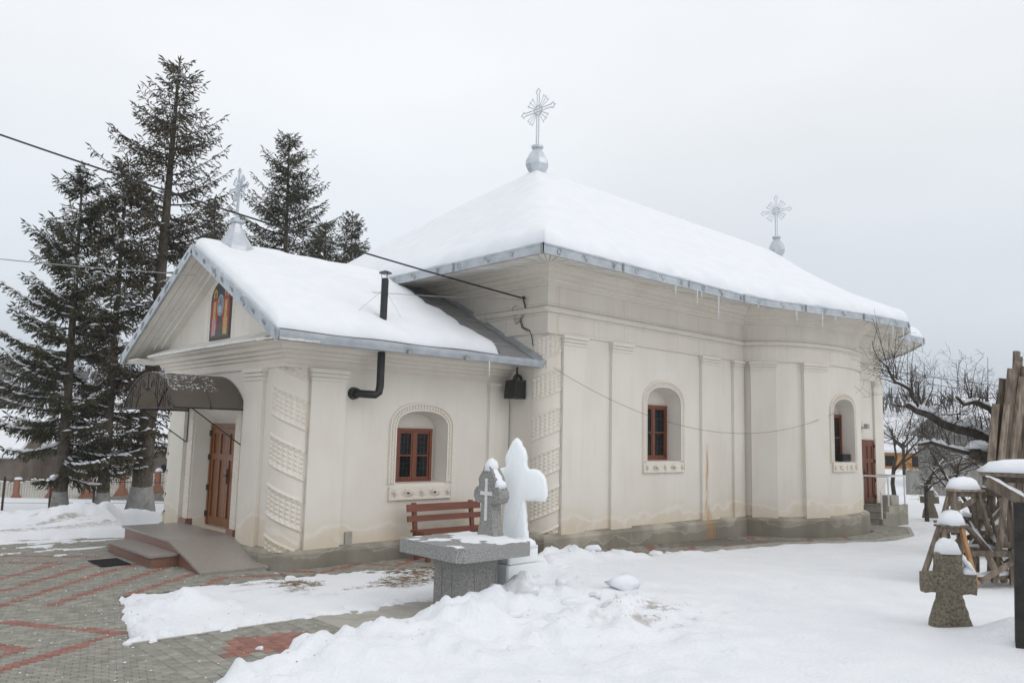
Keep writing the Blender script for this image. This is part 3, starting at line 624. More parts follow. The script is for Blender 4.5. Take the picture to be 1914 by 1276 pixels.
# --- pilasters with stepped caps
def pilaster(p, q, z0, z1, nn, th=0.065):
    m_ = MB(); a = Vector((*p, 0)); b = Vector((*q, 0)); n_ = Vector((*nn, 0)); d = (b - a).normalized()
    def slab(o, e, za, zb):
        A = a - d * e; B = b + d * e
        vs = [A - n_ * 0.05, B - n_ * 0.05, B + n_ * o, A + n_ * o]; m_.add([(v.x, v.y, za) for v in vs] + [(v.x, v.y, zb) for v in vs], [(0, 3, 2, 1), (4, 5, 6, 7), (0, 1, 5, 4), (1, 2, 6, 5), (2, 3, 7, 6), (3, 0, 4, 7)])
    slab(th, 0, z0, z1 - 0.18); slab(th + 0.018, 0.012, z1 - 0.182, z1 - 0.14); slab(th + 0.004, 0.002, z1 - 0.141, z1 - 0.12); slab(th + 0.03, 0.02, z1 - 0.121, z1 - 0.08); slab(th + 0.014, 0.01, z1 - 0.081, z1 - 0.06); slab(th + 0.045, 0.03, z1 - 0.061, z1 + 0.0)
    m_.build('pilaster', 'plaster', church)
for x0, x1 in ((10.37, 10.98), (11.74, 12.36), (14.8, 15.48), (16.1, 16.55)): pilaster((x0, 9.8), (x1, 9.8), 0.26, 3.838, (0, -1))
for d0, d1 in ((172, 150), (130, 111)):
    a, b = [(19.1 + 2.5 * math.cos(math.radians(k)), 9.8 - 1.3 * math.sin(math.radians(k))) for k in (d0, d1)]
    v = Vector((b[0] - a[0], b[1] - a[1], 0)).normalized(); pilaster(a, b, 0.26, 3.838, (v.y, -v.x), 0.09)
pilaster((23.85, 9.8), (24.46, 9.8), 0.26, 3.838, (0, -1)); pilaster((21.75, 9.8), (22.1, 9.8), 0.26, 3.838, (0, -1))
for x0, x1 in ((5.90, 6.50), (9.50, 9.97)): pilaster((x0, 10.8), (x1, 10.8), 0.24, 2.94, (0, -1))
for y0, y1 in ((12.05, 11.42), (15.1, 14.45)): pilaster((5.5, y0), (5.5, y1), 0.24, 2.94, (-1, 0))
# --- twisted corner columns with studded spiral bands
def spiral_column(cx, cy, r, a0, a1, z0, z1, pitch, rise, hand):
    na = 44; nz_ = int((z1 - z0) / 0.0135); A = np.zeros((nz_ + 1, na + 1, 3))
    for j in range(na + 1):
        a = a0 + (a1 - a0) * j / na; u = (a - a0) / (a1 - a0)
        for i in range(nz_ + 1):
            z = z0 + (z1 - z0) * i / nz_; ph = ((z - hand * rise * (u - 0.5)) / pitch + 0.12) % 1.0
            d = 0.0
            if ph < 0.56:
                su = (u * 7.0) % 1.0; sz = (ph / 0.56 * 6.0) % 1.0
                d = 0.019 * max(0.0, 1 - 2.2 * max(abs(su - 0.5), abs(sz - 0.5))) * 1.5 - 0.008
            e = min(abs(ph - 0.56), min(ph, 1 - ph)); d += 0.030 * math.exp(-(e / 0.028) ** 2)
            rr = r + d; A[i, j] = (cx + rr * math.cos(a), cy + rr * math.sin(a), z)
    m_ = MB(); m_.grid(A); return m_.build('spiral_column', 'trim', church, smooth=False)
spiral_column(5.86, 11.16, 0.375, math.pi, 1.5 * math.pi, 0.22, 2.95, 0.74, 0.26, -1)
spiral_column(5.86, 15.24, 0.375, 0.5 * math.pi, math.pi, 0.22, 2.95, 0.74, 0.26, 1)
spiral_column(10.35, 10.15, 0.36, math.pi, 1.5 * math.pi, 0.25, 3.85, 0.70, 0.24, 1)
# --- windows
def window(W, hw, z0, z1, depth, hole, pos, c, sill_hw, sill_z0, sill_z1, mull=0.5):
    pc, tg, nn = W; bz = -depth
    def pt(u, d, z): return pc + tg * u - nn * d + Vector((0, 0, z))
    root = MB()
    def bar(m_, u0, u1, za, zb, d0, d1):
        vs = [pt(u0, d0, za), pt(u1, d0, za), pt(u1, d1, za), pt(u0, d1, za), pt(u0, d0, zb), pt(u1, d0, zb), pt(u1, d1, zb), pt(u0, d1, zb)]
        m_.add(vs, [(0, 1, 2, 3), (7, 6, 5, 4), (4, 5, 1, 0), (5, 6, 2, 1), (6, 7, 3, 2), (7, 4, 0, 3)])
    d0, d1 = depth - 0.10, depth - 0.004; f = 0.055
    bar(root, -hw, hw, z0, z0 + f, d0, d1); bar(root, -hw, hw, z1 - f, z1, d0, d1); bar(root, -hw, -hw + f, z0 + f, z1 - f, d0, d1); bar(root, hw - f, hw, z0 + f, z1 - f, d0, d1)
    bar(root, -0.03, 0.03, z0 + f, z1 - f, d0 + 0.01, d1)
    wo = root.build('window', 'wood_red', church)
    zm = z0 + (z1 - z0) * mull
    for u0, u1 in ((-hw + f, -0.03), (0.03, hw - f)):
        s_ = MB(); g_ = 0.035
        bar(s_, u0 + .003, u1 - .003, z0 + f + .003, z0 + f + g_ + 0.01, d0 + 0.018, d1 - 0.02); bar(s_, u0 + .003, u1 - .003, z1 - f - g_, z1 - f - .003, d0 + 0.018, d1 - 0.02)
        bar(s_, u0 + .003, u0 + g_, z0 + f + g_ + .01, z1 - f - g_, d0 + 0.018, d1 - 0.02); bar(s_, u1 - g_, u1 - .003, z0 + f + g_ + .01, z1 - f - g_, d0 + 0.018, d1 - 0.02); bar(s_, u0 + g_, u1 - g_, zm - 0.014, zm + 0.014, d0 + 0.02, d1 - 0.02)
        s_.build('casement', 'wood_red', wo)
        for za, zb in ((z0 + f + g_ + .01, zm - .014), (zm + .014, z1 - f - g_)):
            p_ = MB(); bar(p_, u0 + g_, u1 - g_, za, zb, d0 + 0.030, d0 + 0.034); p_.build('pane', 'pane', wo)
        gr = MB()
        for k in range(1, 4):
            u = u0 + (u1 - u0) * k / 4; bar(gr, u - 0.004, u + 0.004, z0 + f + .01, z1 - f - .01, d0 + 0.060, d0 + 0.068)
        for k in range(1, 9):
            z = z0 + f + (z1 - z0 - 2 * f) * k / 9; bar(gr, u0 + .01, u1 - .01, z - 0.004, z + 0.004, d0 + 0.062, d0 + 0.070)
        gr.build('window_grille', 'grille', wo)
        dk = MB(); bar(dk, u0, u1, z0 + f, z1 - f, d0 + 0.082, d0 + 0.09); dk.build('room_shade_panel', 'painted_shade', wo)  # thin panel behind the glass, the unlit room's shade painted on it
    # moulded surround
    s0, s1, zb, zt, ss = hole['s0'], hole['s1'], hole['zb'], hole['zt'], hole['ss']; hwn = (s1 - s0) / 2
    loop = [(-hwn, zb)] + [(s_ - c, zt(s_)) for s_ in ss] + [(hwn, zb)]
    def off(o):
        out = []; n = len(loop)
        for i, (u, z) in enumerate(loop):
            a = loop[max(i - 1, 0)]; b = loop[min(i + 1, n - 1)]; t_ = Vector((b[0] - a[0], b[1] - a[1])).normalized(); nrm = Vector((-t_.y, t_.x))
            if i in (0, n - 1): nrm = Vector((-1 if i == 0 else 1, 0))
            out.append((u + nrm.x * o, z + nrm.y * o))
        return out
    def wp(u, z, pr):
        x, y = pos(c + u); e = Vector((*pos(c + u + 0.01), 0)) - Vector((*pos(c + u - 0.01), 0)); e.normalize(); return Vector((x + e.y * pr, y - e.x * pr, z))
    sm = MB(); prof = [(0.0, -0.01), (0.0, 0.028), (0.028, 0.032), (0.034, 0.014), (0.10, 0.014), (0.105, 0.036), (0.135, 0.040), (0.145, 0.0)]
    loops = [off(o) for o, _ in prof]
    sm.grid([[wp(*loops[k][i], prof[k][1]) for k in range(len(prof))] for i in range(len(loop))])
    mid = off(0.067); tot = 0.0; last = mid[0]
    for a, b in zip(mid[:-1], mid[1:]):
        L_ = math.dist(a, b); n = max(1, round(L_ / 0.062))
        for k in range(n):
            u = a[0] + (b[0] - a[0]) * (k + .5) / n; z = a[1] + (b[1] - a[1]) * (k + .5) / n; tx, tz = (b[0] - a[0]) / L_, (b[1] - a[1]) / L_; q = 0.017
            vs = [wp(u + tx * i * q - tz * j * q * 1.4, z + tz * i * q + tx * j * q * 1.4, pr) for pr in (0.012, 0.032) for i, j in ((-1, -1), (1, -1), (1, 1), (-1, 1))]
            sm.add(vs, [(4, 5, 6, 7), (0, 1, 5, 4), (1, 2, 6, 5), (2, 3, 7, 6), (3, 0, 4, 7)])
    sm.build('surround', 'trim', wo)
    # sill panel with carved rosettes
    sl = MB()
    def sbox(u0, u1, za, zb, p0, p1):
        vs = [wp(u, z, p) for p in (p0, p1) for u, z in ((u0, za), (u1, za), (u1, zb), (u0, zb))]; sl.add(vs, [(4, 5, 6, 7), (0, 1, 5, 4), (1, 2, 6, 5), (2, 3, 7, 6), (3, 0, 4, 7)])
    n = 8
    for k in range(n): sbox(-sill_hw + 2 * sill_hw * k / n, -sill_hw + 2 * sill_hw * (k + 1) / n, sill_z0, sill_z1, -0.02, 0.035)
    sbox(-sill_hw - .01, -sill_hw + .02, sill_z0 - .012, sill_z1, 0.0, 0.05); sbox(sill_hw - .02, sill_hw + .01, sill_z0 - .012, sill_z1, 0.0, 0.05)
    for k in range(n): sbox(-sill_hw + .02 + (2 * sill_hw - .04) * k / n, -sill_hw + .02 + (2 * sill_hw - .04) * (k + 1) / n, sill_z0 - .012, sill_z0 + .014, 0.0, 0.05)
    zc_ = (sill_z0 + sill_z1) / 2; r_ = (sill_z1 - sill_z0) * 0.36
    for k in range(5):
        uc = -sill_hw * 0.86 + sill_hw * 1.72 * k / 4; sx = 1.0 if k % 2 == 0 else 1.9
        for a in range(0, 180, 45 if k % 2 == 0 else 30):
            ca, sa = math.cos(math.radians(a + 22)), math.sin(math.radians(a + 22))
            vs = [wp(uc + (ca * i * r_ - sa * j * .008) * sx, zc_ + sa * i * r_ + ca * j * .008, pr) for pr in (0.03, 0.052) for i, j in ((-1, 0), (0, -1), (1, 0), (0, 1))]; sl.add(vs, [(4, 5, 6, 7), (0, 1, 5, 4), (1, 2, 6, 5), (2, 3, 7, 6), (3, 0, 4, 7)])
    sl.build('sill', 'trim', wo)
    # sloping ledge
    return wo
window(W1, 0.375, 1.165, 2.08, 0.30, h1, pside, 8.04 - 5.86, 0.64, 0.92, 1.11)
window(W3, 0.47, 1.555, 2.70, 0.35, h3, south_pos, 13.48 - 10.35, 0.70, 1.33, 1.50)
window(W4, 0.47, 1.555, 2.70, 0.40, h4, bpos, bc, 0.62, 1.33, 1.50)
# --- entrance doors
def door(name, org, tg, nn, hw, z0, z1, leaves, mat):
    org = Vector((*org, 0)); tg = Vector((*tg, 0)); nn = Vector((*nn, 0))
    def bar(m_, u0, u1, za, zb, d0, d1):
        vs = [org + tg * u + nn * d + Vector((0, 0, z)) for z in (za, zb) for u, d in ((u0, d0), (u1, d0), (u1, d1), (u0, d1))]
        m_.add(vs, [(0, 1, 2, 3), (7, 6, 5, 4), (4, 5, 1, 0), (5, 6, 2, 1), (6, 7, 3, 2), (7, 4, 0, 3)])
    fr = MB(); bar(fr, -hw, -hw + .06, z0, z1, 0, .07); bar(fr, hw - .06, hw, z0, z1, 0, .07); bar(fr, -hw + .06, hw - .06, z1 - .07, z1, 0, .07)
    do = fr.build(name, mat, church)
    wl = (2 * hw - .12) / leaves
    for k in range(leaves):
        u0 = -hw + .06 + wl * k + .004; u1 = u0 + wl - .008; lf = MB(); bar(lf, u0, u1, z0 + .01, z1 - .074, .004, .032)
        rows = [z0 + .01, z0 + .01 + (z1 - z0) * .08, z0 + (z1 - z0) * .64, z0 + (z1 - z0) * .70, z1 - .18, z1 - .075]
        for za, zb in ((rows[0], rows[1]), (rows[2], rows[3]), (rows[4], rows[5])): bar(lf, u0, u1, za, zb, .033, .055)
        st = 3 if leaves > 1 else 3
        for i in range(st + 0):
            uu = u0 + (u1 - u0 - .075) * i / (st - 1)
            for za, zb in ((rows[1], rows[2]), (rows[3], rows[4])): bar(lf, uu, uu + .075, za + .001, zb - .001, .033, .054)
        lf.build('door_leaf', mat, do)
    hd = MB(); ux = 0.05 if leaves > 1 else -hw + .12; bar(hd, ux - .02, ux + .02, z0 + .72, z0 + .98, .056, .066); bar(hd, ux - .008, ux + .012, z0 + .86, z0 + .88, .066, .105); bar(hd, ux - .012, ux + .10, z0 + .858, z0 + .882, .105, .12); hd.build('door_handle', 'iron', do)
    for s_ in ((-1, 1) if leaves > 1 else (1,)):
        for zz in (.10, .36, .66, .90):
            hn = MB(); z_ = z0 + (z1 - z0) * zz; u_ = s_ * (hw - .02); bar(hn, u_ - .035, u_ + .035, z_ - .05, z_ + .05, .056, .085); hn.build('hinge', 'iron', do)
    return do
door('entrance_door', (5.80, 13.25), (0, -1), (-1, 0), 0.72, 0.34, 2.09, 2, 'wood_door')
door('side_door', (23.34, 9.80), (1, 0), (0, -1), 0.42, 0.29, 2.11, 1, 'wood_red')
# carved jamb bands beside the entrance and dark base blocks
for y0, y1 in ((14.13, 14.33), (12.17, 12.37)):
    mb = MB()
    mb.box(5.470, y0, 0.42, 5.52, y1, 2.45)
    for k in range(27):
        z = 0.5 + k * 0.072
        for yy in (y0 + .055, y1 - .055): mb.lathe([(0.03, 0), (0.022, 0.006), (0.005, 0.009)], (0, 0, 0), 6); n = 18; vs = mb.v[-n:]; mb.v[-n:] = [(5.470 - q[2], yy + q[0], z + q[1] + (0.03 if yy > y0 + .07 else 0)) for q in vs]
    mb.build('jamb_band', 'trim', church)
for y0, y1 in ((14.08, 14.36), (12.14, 12.40)):
    mb = MB(); mb.box(5.43, y0, 0.30, 5.56, y1, 0.425); mb.build('jamb_base', 'granite_red', church)
# --- patch of bare cement and gable trim
mb = MB(); mb.lathe([(0.16, 0), (0.15, 0.006)], (0, 0, 0), 14); mb.v = [(14.98 + x * .55 + .01 * math.sin(9 * y), 9.742 - z, 2.17 + y * 1.1) for x, y, z in mb.v]; mb.build('cement_patch', 'concrete', church)
mb = MB(); mb.box(6.62, 10.765, 0.24, 6.74, 10.81, 0.46); mb.build('cement_patch', 'concrete', church)
# ------------------------------------------------------------------ roofs
EZ = 5.0
EAVE_S = [(8.55, 8.5), (14.4, 8.5), (15.4, 8.36), (16.4, 8.12), (17.4, 7.86), (18.4, 7.65), (19.4, 7.49), (20.3, 7.40), (21.0, 7.62), (21.6, 7.98), (22.1, 8.30), (23.7, 8.22), (24.6, 8.75), (26.2, 9.7), (28.0, 11.2)]
EAVE = [(8.55, 17.9)] + EAVE_S + [(28.7, 13.2)] + mir(EAVE_S)[:-1]
def densify(P_, step=0.16, closed=True):
    out = []; n = len(P_)
    for i in range(n if closed else n - 1):
        a = np.array(P_[i]); b = np.array(P_[(i + 1) % n]); k = max(1, int(np.linalg.norm(b - a) / step))
        for j in range(k): out.append(tuple(a + (b - a) * j / k))
    if not closed: out.append(tuple(P_[-1]))
    return out
RX0, RX1, RZ = 13.0, 24.6, 8.25
def ridge_of(x): return min(max(x, RX0), RX1)
ed = densify(EAVE); ne = len(ed)
rf = MB(); A = []
for x, y in ed: A.append([(x + (ridge_of(x) - x) * t, y + (YC - y) * t, EZ + (RZ - EZ) * t) for t in (0, 0.35, 0.7, 1.0)])
rf.grid(A, close_u=True); rf.build('nave_roof', 'galv', church)
def nrm2(p, q, r):
    a = np.array(q) - np.array(p); b = np.array(r) - np.array(q); n1 = np.array([a[1], -a[0]]) / np.linalg.norm(a); n2 = np.array([b[1], -b[0]]) / np.linalg.norm(b); n_ = n1 + n2; return n_ / np.linalg.norm(n_)
rows = [0.0, 0.0, 0.004, 0.012, 0.026, 0.05, 0.09, 0.14] + list(np.linspace(0.2, 1.0, 16)); lift = [-0.005, 0.06, 0.125, 0.17, 0.20, 0.215, 0.22, 0.215] + [0.19] * 16
S = np.zeros((ne, len(rows), 3))
for i, (x, y) in enumerate(ed):
    nn = nrm2(ed[i - 1], ed[i], ed[(i + 1) % ne]); inset = 0.05 + 0.05 * math.sin(x * 3.1 + y * 2.3) * 0.5 + 0.03 * math.sin(x * 7.7 - y * 5.1)
    for k, t in enumerate(rows):
        S[i, k] = (x - nn[0] * inset * (1 - t) + (ridge_of(x) - x) * t, y - nn[1] * inset * (1 - t) + (YC - y) * t, EZ + (RZ - EZ) * t + lift[k] + 0.02)
tt = np.array(rows)[None, :]
S[:, :, 2] += np.where(tt > 0.003, (fbm(S[:, :, 0] * 0.9, S[:, :, 1] * 0.9) - 0.47) * 0.12 + (fbm(S[:, :, 0] * 4, S[:, :, 1] * 4) - 0.47) * 0.035, 0) * (1 - sstep(tt, 0.93, 1.0) * 0.8)
S[:, 1:5, 2] += ((fbm(S[:, 1:5, 0] * 2.1, S[:, 1:5, 1] * 2.1) - 0.45) * 0.16)
for it in range(14):
    Sm = (np.roll(S, 1, 0) + np.roll(S, -1, 0)) / 2; wz_ = sstep(tt, 0.0, 0.25)[..., None] * 0.8; S[:, 3:] = S[:, 3:] * (1 - wz_[:, 3:]) + Sm[:, 3:] * wz_[:, 3:]
m_ = MB(); m_.grid(S, close_u=True); m_.build('roof_snow', 'snow', church, smooth=True, label='thick smooth snow lying on the hipped nave roof')
# fascia in lapped lengths, with pressed ornaments, and the boarded soffit
def fascia_run(path, z0, z1, tag, step=1.9, orn=True, lo=0.0, skip=None):
    P_ = densify(path, 0.25, closed=False); cum = [0.0]
    for a, b in zip(P_[:-1], P_[1:]): cum.append(cum[-1] + math.dist(a, b))
    tot = cum[-1]; nseg = max(1, round(tot / step)); xs = [p[0] for p in P_]; ys = [p[1] for p in P_]
    at_ = lambda s_: (float(np.interp(s_, cum, xs)), float(np.interp(s_, cum, ys)))
    for k in range(nseg):
        a, b = tot * k / nseg, tot * (k + 1) / nseg; sp = [a] + [c_ for c_ in cum if a + .02 < c_ < b - .02] + [b]; o = 0.004 * (k % 2)
        f_ = MB(); sweep(f_, [at_(q) for q in sp], [(-0.03 + o, z1 + .004), (0.012 + o, z1 + .004), (0.022 + o, z1 - .02), (0.010 + o, z1 - .04), (0.010 + o, z0 + .03), (0.022 + o, z0 + .015), (0.022 + o, z0), (-0.03 + o, z0)]); f_.build('fascia', 'galv', church)
        c_ = at_(b); d_ = Vector((*at_(min(b + .01, tot)), 0)) - Vector((*at_(b - .01), 0)); d_.normalize(); n_ = Vector((d_.y, -d_.x, 0)); p_ = Vector((*c_, 0)) + n_ * .02
        if orn:
            s_ = MB()
            for dd in (-.035, -.012): s_.beam(p_ + d_ * dd + Vector((0, 0, z0 + .005)), p_ + d_ * dd + Vector((0, 0, z1 - .005)), .012, .02, upv=(n_.x, n_.y, 0))
            s_.build('fascia_seam', 'galv_dark', church)
    if orn:
        k = 0; q = 0.35
        while q < tot - 0.2:
            c_ = at_(q); d_ = Vector((*at_(q + .01), 0)) - Vector((*at_(q - .01), 0)); d_.normalize(); n_ = Vector((d_.y, -d_.x, 0)); base = Vector((*c_, (z0 + z1) / 2)) + n_ * .016
            r_ = MB(); h_ = (z1 - z0) * .27
            if k % 3 == 0: pts = [(math.cos(a) * h_ * .9, math.sin(a) * h_) for a in np.linspace(0, 5.6, 12)]
            elif k % 3 == 1: pts = [(-1.6 * h_ + 3.2 * h_ * t, h_ * math.sin(t * 6.28)) for t in np.linspace(0, 1, 10)]
            else: pts = [(-h_, h_), (h_ * .2, 0), (h_, h_ * .8), (h_ * .1, -h_), (-h_, -h_ * .2)]
            r_.tube([base + d_ * u + Vector((0, 0, v)) for u, v in pts], 0.0085, 5); r_.build('fascia_ornament', 'galv_dark', church)
            q += 0.62 + 0.12 * (k % 2); k += 1
front_e = [(8.55, 17.9), (8.55, 13.4)]
fascia_run([(8.55, 12.9), (8.55, 8.5)], 4.84, EZ + .01, 'w'); fascia_run(EAVE_S[0:8], 4.84, EZ + .01, 's'); fascia_run(EAVE_S[7:15], 4.84, EZ + .01, 'e')
fascia_run([(8.55, 17.9), (8.55, 13.5)], 4.84, EZ + .01, 'w2', orn=False); fascia_run([EAVE_S[-1], (28.7, 13.2)] + mir(EAVE_S), 4.84, EZ + .01, 'n', step=4, orn=False)
# soffit boards, parallel to the eave, from the fascia back to the cornice
lp = np.array(densify(LOOP, 0.12))
edb = densify(EAVE, 0.165); nbd = len(edb)
IN = np.array([lp[np.argmin((lp[:, 0] - x) ** 2 + (lp[:, 1] - y) ** 2)] for x, y in edb]); k5 = np.ones(9) / 9
INs = np.stack([np.convolve(np.concatenate([IN[-4:, c], IN[:, c], IN[:4, c]]), k5, 'valid') for c in (0, 1)], -1)
far_b = MB()
for i in range(nbd):
    a0, a1 = np.array(edb[i]), np.array(edb[(i + 1) % nbd]); b0_, b1_ = INs[i], INs[(i + 1) % nbd]; g_ = .07
    c0, c1 = a0 + (a1 - a0) * g_, a1 - (a1 - a0) * g_; d0_, d1_ = b0_ + (b1_ - b0_) * g_, b1_ - (b1_ - b0_) * g_; dz = .006 * (i % 2)
    vis_b = (a0[1] < 13 and a0[0] < 24) ; m_ = MB() if vis_b else far_b
    m_.add([(*c0, 4.855 + dz), (*c1, 4.855 + dz), (*d1_, 5.09 + dz), (*d0_, 5.09 + dz), (*c0, 4.885 + dz), (*c1, 4.885 + dz), (*d1_, 5.12 + dz), (*d0_, 5.12 + dz)], [(0, 1, 2, 3), (7, 6, 5, 4), (0, 4, 5, 1), (1, 5, 6, 2), (2, 6, 7, 3), (3, 7, 4, 0)])
    if vis_b: m_.build('soffit_board', 'soffit', church)
far_b.build('far_soffit_boards', 'soffit', church, kind='stuff')
dk = MB(); dk.grid([[(*edb[i], 4.93), (*INs[i], 5.16)] for i in range(nbd)], close_u=True); dk.build('void_shade_sheet', 'painted_shade', church)  # near-black sheet paints the shade seen between the soffit boards
# --- porch roof
PX0, PX1, PY0, PZ0, PZ1 = 4.9, 10.0, 10.0, 3.36, 5.03
slope = (PZ1 - PZ0) / (YC - PY0)
pr = MB()
for sg in (1, -1):
    ye = YC - sg * (YC - PY0)
    pr.add([(PX0, ye, PZ0), (PX1, ye, PZ0), (PX1, YC, PZ1), (PX0, YC, PZ1), (PX0, ye, PZ0 - .03), (PX1, ye, PZ0 - .03), (PX1, YC, PZ1 - .03), (PX0, YC, PZ1 - .03)], [(0, 1, 2, 3), (7, 6, 5, 4), (0, 4, 5, 1), (3, 7, 4, 0)])
pr.build('porch_roof', 'galv_dark', church)
# standing seams and lap joints on the bare strip, flashing against the nave wall
sm = MB(); sm.beam((9.15, PY0 + .02, PZ0 + .02), (9.15, YC, PZ1 + .02), .035, .05)
for k in range(1, 6):
    y = PY0 + (YC - PY0) * k / 6; z = PZ0 + (PZ1 - PZ0) * k / 6; sm.beam((8.5, y, z + .004), (9.98, y, z + .004), .02, .012)
sm.build('roof_seam', 'galv', church)
fl = MB(); ys = np.linspace(PY0 - .1, YC, 30); A = []
for y in ys:
    z = PZ0 + (y - PY0) * slope; A.append([(9.86, y, z + .010), (9.94, y, z + .03), (9.975, y, z + .08 + .006 * math.sin(y * 4)), (9.988, y, z + .10)])
fl.grid(A); fl.build('flashing', 'galv', church)
# snow on the porch roof, slipped off the sheltered strip beside the nave
us = np.linspace(0, 1, 90); vs_ = np.concatenate([[0, 0, .006, .018, .04, .07], np.linspace(.11, 1, 26)]); PS = []
for side in (1, -1):
    S = np.zeros((len(us), len(vs_), 3))
    for k, v in enumerate(vs_):
        xe = 9.02 - 0.42 * v + 0.05 * math.sin(v * 21) + 0.04 * math.sin(v * 47)
        x = PX0 + 0.03 + (xe - PX0 - 0.03) * us; yv = (PY0 + .03 + .02 * np.sin(x * 4.0)) * (1 - v) + YC * v
        edge = np.minimum(1, np.minimum(us * (xe - PX0), (1 - us) * (xe - PX0)) / 0.16); eprof = np.sqrt(np.clip(1 - (1 - edge) ** 2, 0, 1))
        vprof = 0.0 if k == 0 else math.sqrt(max(0, 1 - (1 - min(1, v / .06)) ** 2)) * .85 + .15
        th = 0.19 * vprof * eprof * (1 + 0.5 * (fbm(x * 1.1, yv * 1.1) - 0.47)) + (0.03 * (fbm(x * 5, yv * 5) - 0.47) if k > 1 else 0)
        sag = -0.02 - (0.05 * np.exp(-(1 - v) / 0.08))
        z = PZ0 + (yv - PY0) * slope + np.maximum(th, -0.0) + 0.012 + (0.05 + sag if v > 0.5 else 0) * 0
        S[:, k] = np.stack([x, yv if side > 0 else 2 * YC - yv, z], -1)
    PS.append(S if side > 0 else S[:, ::-1])
full = np.concatenate([PS[0], PS[1][:, 1:]], 1)
m_ = MB(); m_.grid(full); n_us, n_v = full.shape[:2]
m_.build('porch_roof_snow', 'snow', church, smooth=True, label='rounded sheet of snow on the porch roof')
# gutter fascia along the porch eave, verge boards, gable soffit boards
for ye, sg in ((PY0, 1), (2 * YC - PY0, -1)):
    gt = MB(); A = []
    for x in np.linspace(PX0 + .02, 10.12 if sg > 0 else 9.95, 12):
        A.append([(x, ye + sg * .04, PZ0 - .14), (x, ye - sg * .06, PZ0 - .135), (x, ye - sg * .085, PZ0 - .06), (x, ye - sg * .09, PZ0 - .012), (x, ye - sg * .075, PZ0 - .005), (x, ye - sg * .065, PZ0 - .03), (x, ye + sg * .0, PZ0 - .05)])
    gt.grid(A); gt.build('gutter', 'galv', church)
    sb_ = MB()
    for k in range(5):
        y0 = ye + sg * (.05 + .13 * k); y1 = y0 + sg * .122; sb_.box(PX0 + .05, min(y0, y1), PZ0 - .10 - .004 * (k % 2), 9.98, max(y0, y1), PZ0 - .075)
    sb_.build('eave_boards', 'soffit', church)
gd = MB(); gd.box(10.08, 9.90, PZ0 - .15, 10.13, 10.05, PZ0); gd.build('gutter_end', 'galv_dark', church)
for x in (7.05, 8.2): 
    gb = MB(); gb.box(x, 9.895, PZ0 - .155, x + .10, 9.94, PZ0 - .09); gb.build('gutter_bracket', 'galv_dark', church)
for sg in (1, -1):
    ye = YC - sg * (YC - PY0 + .08); e = Vector((0, ye - YC, (PZ0 - .045) - PZ1)); L_ = e.length; e.normalize(); upn = Vector((0, -e.z * (1 if e.y < 0 else -1), abs(e.y)))
    for k in range(3):
        a = Vector((PX0 - .012 - .003 * (k % 2), YC, PZ1 - .03)) + e * (L_ * k / 3 + (.0 if k else .0)); b = Vector((PX0 - .012 - .003 * (k % 2), YC, PZ1 - .03)) + e * (L_ * (k + 1) / 3 + .02)
        vb = MB(); vb.beam(a, b, .03, .17, upv=(0, -e.z, abs(e.y)) if e.y < 0 else (0, e.z * -1, abs(e.y))); vb.build('verge_board', 'galv', church)
        c = b - e * .04; s_ = MB(); s_.beam(c - Vector((.02, 0, 0)) - upn * .075, c - Vector((.02, 0, 0)) + upn * .075, .035, .012, upv=(1, 0, 0)); s_.build('fascia_seam', 'galv_dark', church)
    for k in range(8):
        c = Vector((PX0 - .034, YC, PZ1 - .03)) + e * (.25 + k * .43); pts = [(math.cos(a) * .045, math.sin(a) * .045) for a in np.linspace(0, 5.4, 10)] if k % 2 else [(-.07, .03), (0, -.02), (.05, .04), (.02, -.045)]
        r_ = MB(); r_.tube([c + e * u + upn * v for u, v in pts], .0085, 5); r_.build('fascia_ornament', 'galv_dark', church)
    # boards of the sloping gable soffit, running with the slope
    for k in range(5):
        x0 = PX0 + .03 + k * .125; sb_ = MB(); dz = -.075 - .004 * (k % 2); a = Vector((x0 + .058, YC, PZ1 + dz)); b = Vector((x0 + .058, ye, PZ1 + dz)) + Vector((0, 0, e.z / abs(e.y) * abs(ye - YC)))
        sb_.beam(a, b, .118, .022, upv=(0, 0, 1)); sb_.build('gable_soffit_board', 'soffit', church)
    mo = MB(); mo.beam((5.44, YC, PZ1 - .17), (5.44, YC - sg * 2.55, PZ1 - .17 + e.z / abs(e.y) * 2.55), .14, .07); mo.beam((5.40, YC, PZ1 - .12), (5.40, YC - sg * 2.7, PZ1 - .12 + e.z / abs(e.y) * 2.7), .22, .05); mo.build('gable_moulding', 'soffit', church)
    eb = MB(); yb = YC - sg * 2.45; eb.add([(PX0 + .02, ye + sg * .03, PZ0 - .14), (5.5, ye + sg * .03, PZ0 - .14), (5.5, yb, PZ0 - .10), (PX0 + .02, yb, PZ0 - .10), (PX0 + .02, ye + sg * .03, PZ0 - .02), (PX0 + .02, yb + 0, PZ0 + .22)], [(0, 1, 2, 3)]); eb.build('eave_return', 'soffit', church)
# pent strip of sheets above the entablature
npan = 7
for k in range(npan):
    y0 = 10.72 + (15.68 - 10.72) * k / npan; y1 = 10.72 + (15.68 - 10.72) * (k + 1) / npan - .006; z = .004 * (k % 2); p_ = MB()
    p_.add([(5.10, y0, 3.34 + z), (5.10, y1, 3.34 + z), (5.51, y1, 3.52 + z), (5.51, y0, 3.52 + z), (5.10, y0, 3.31 + z), (5.10, y1, 3.31 + z), (5.51, y1, 3.31), (5.51, y0, 3.31)], [(0, 3, 2, 1), (0, 1, 5, 4), (4, 5, 6, 7), (0, 4, 7, 3), (1, 2, 6, 5)])
    p_.build('pent_sheet', 'pentboard', church)
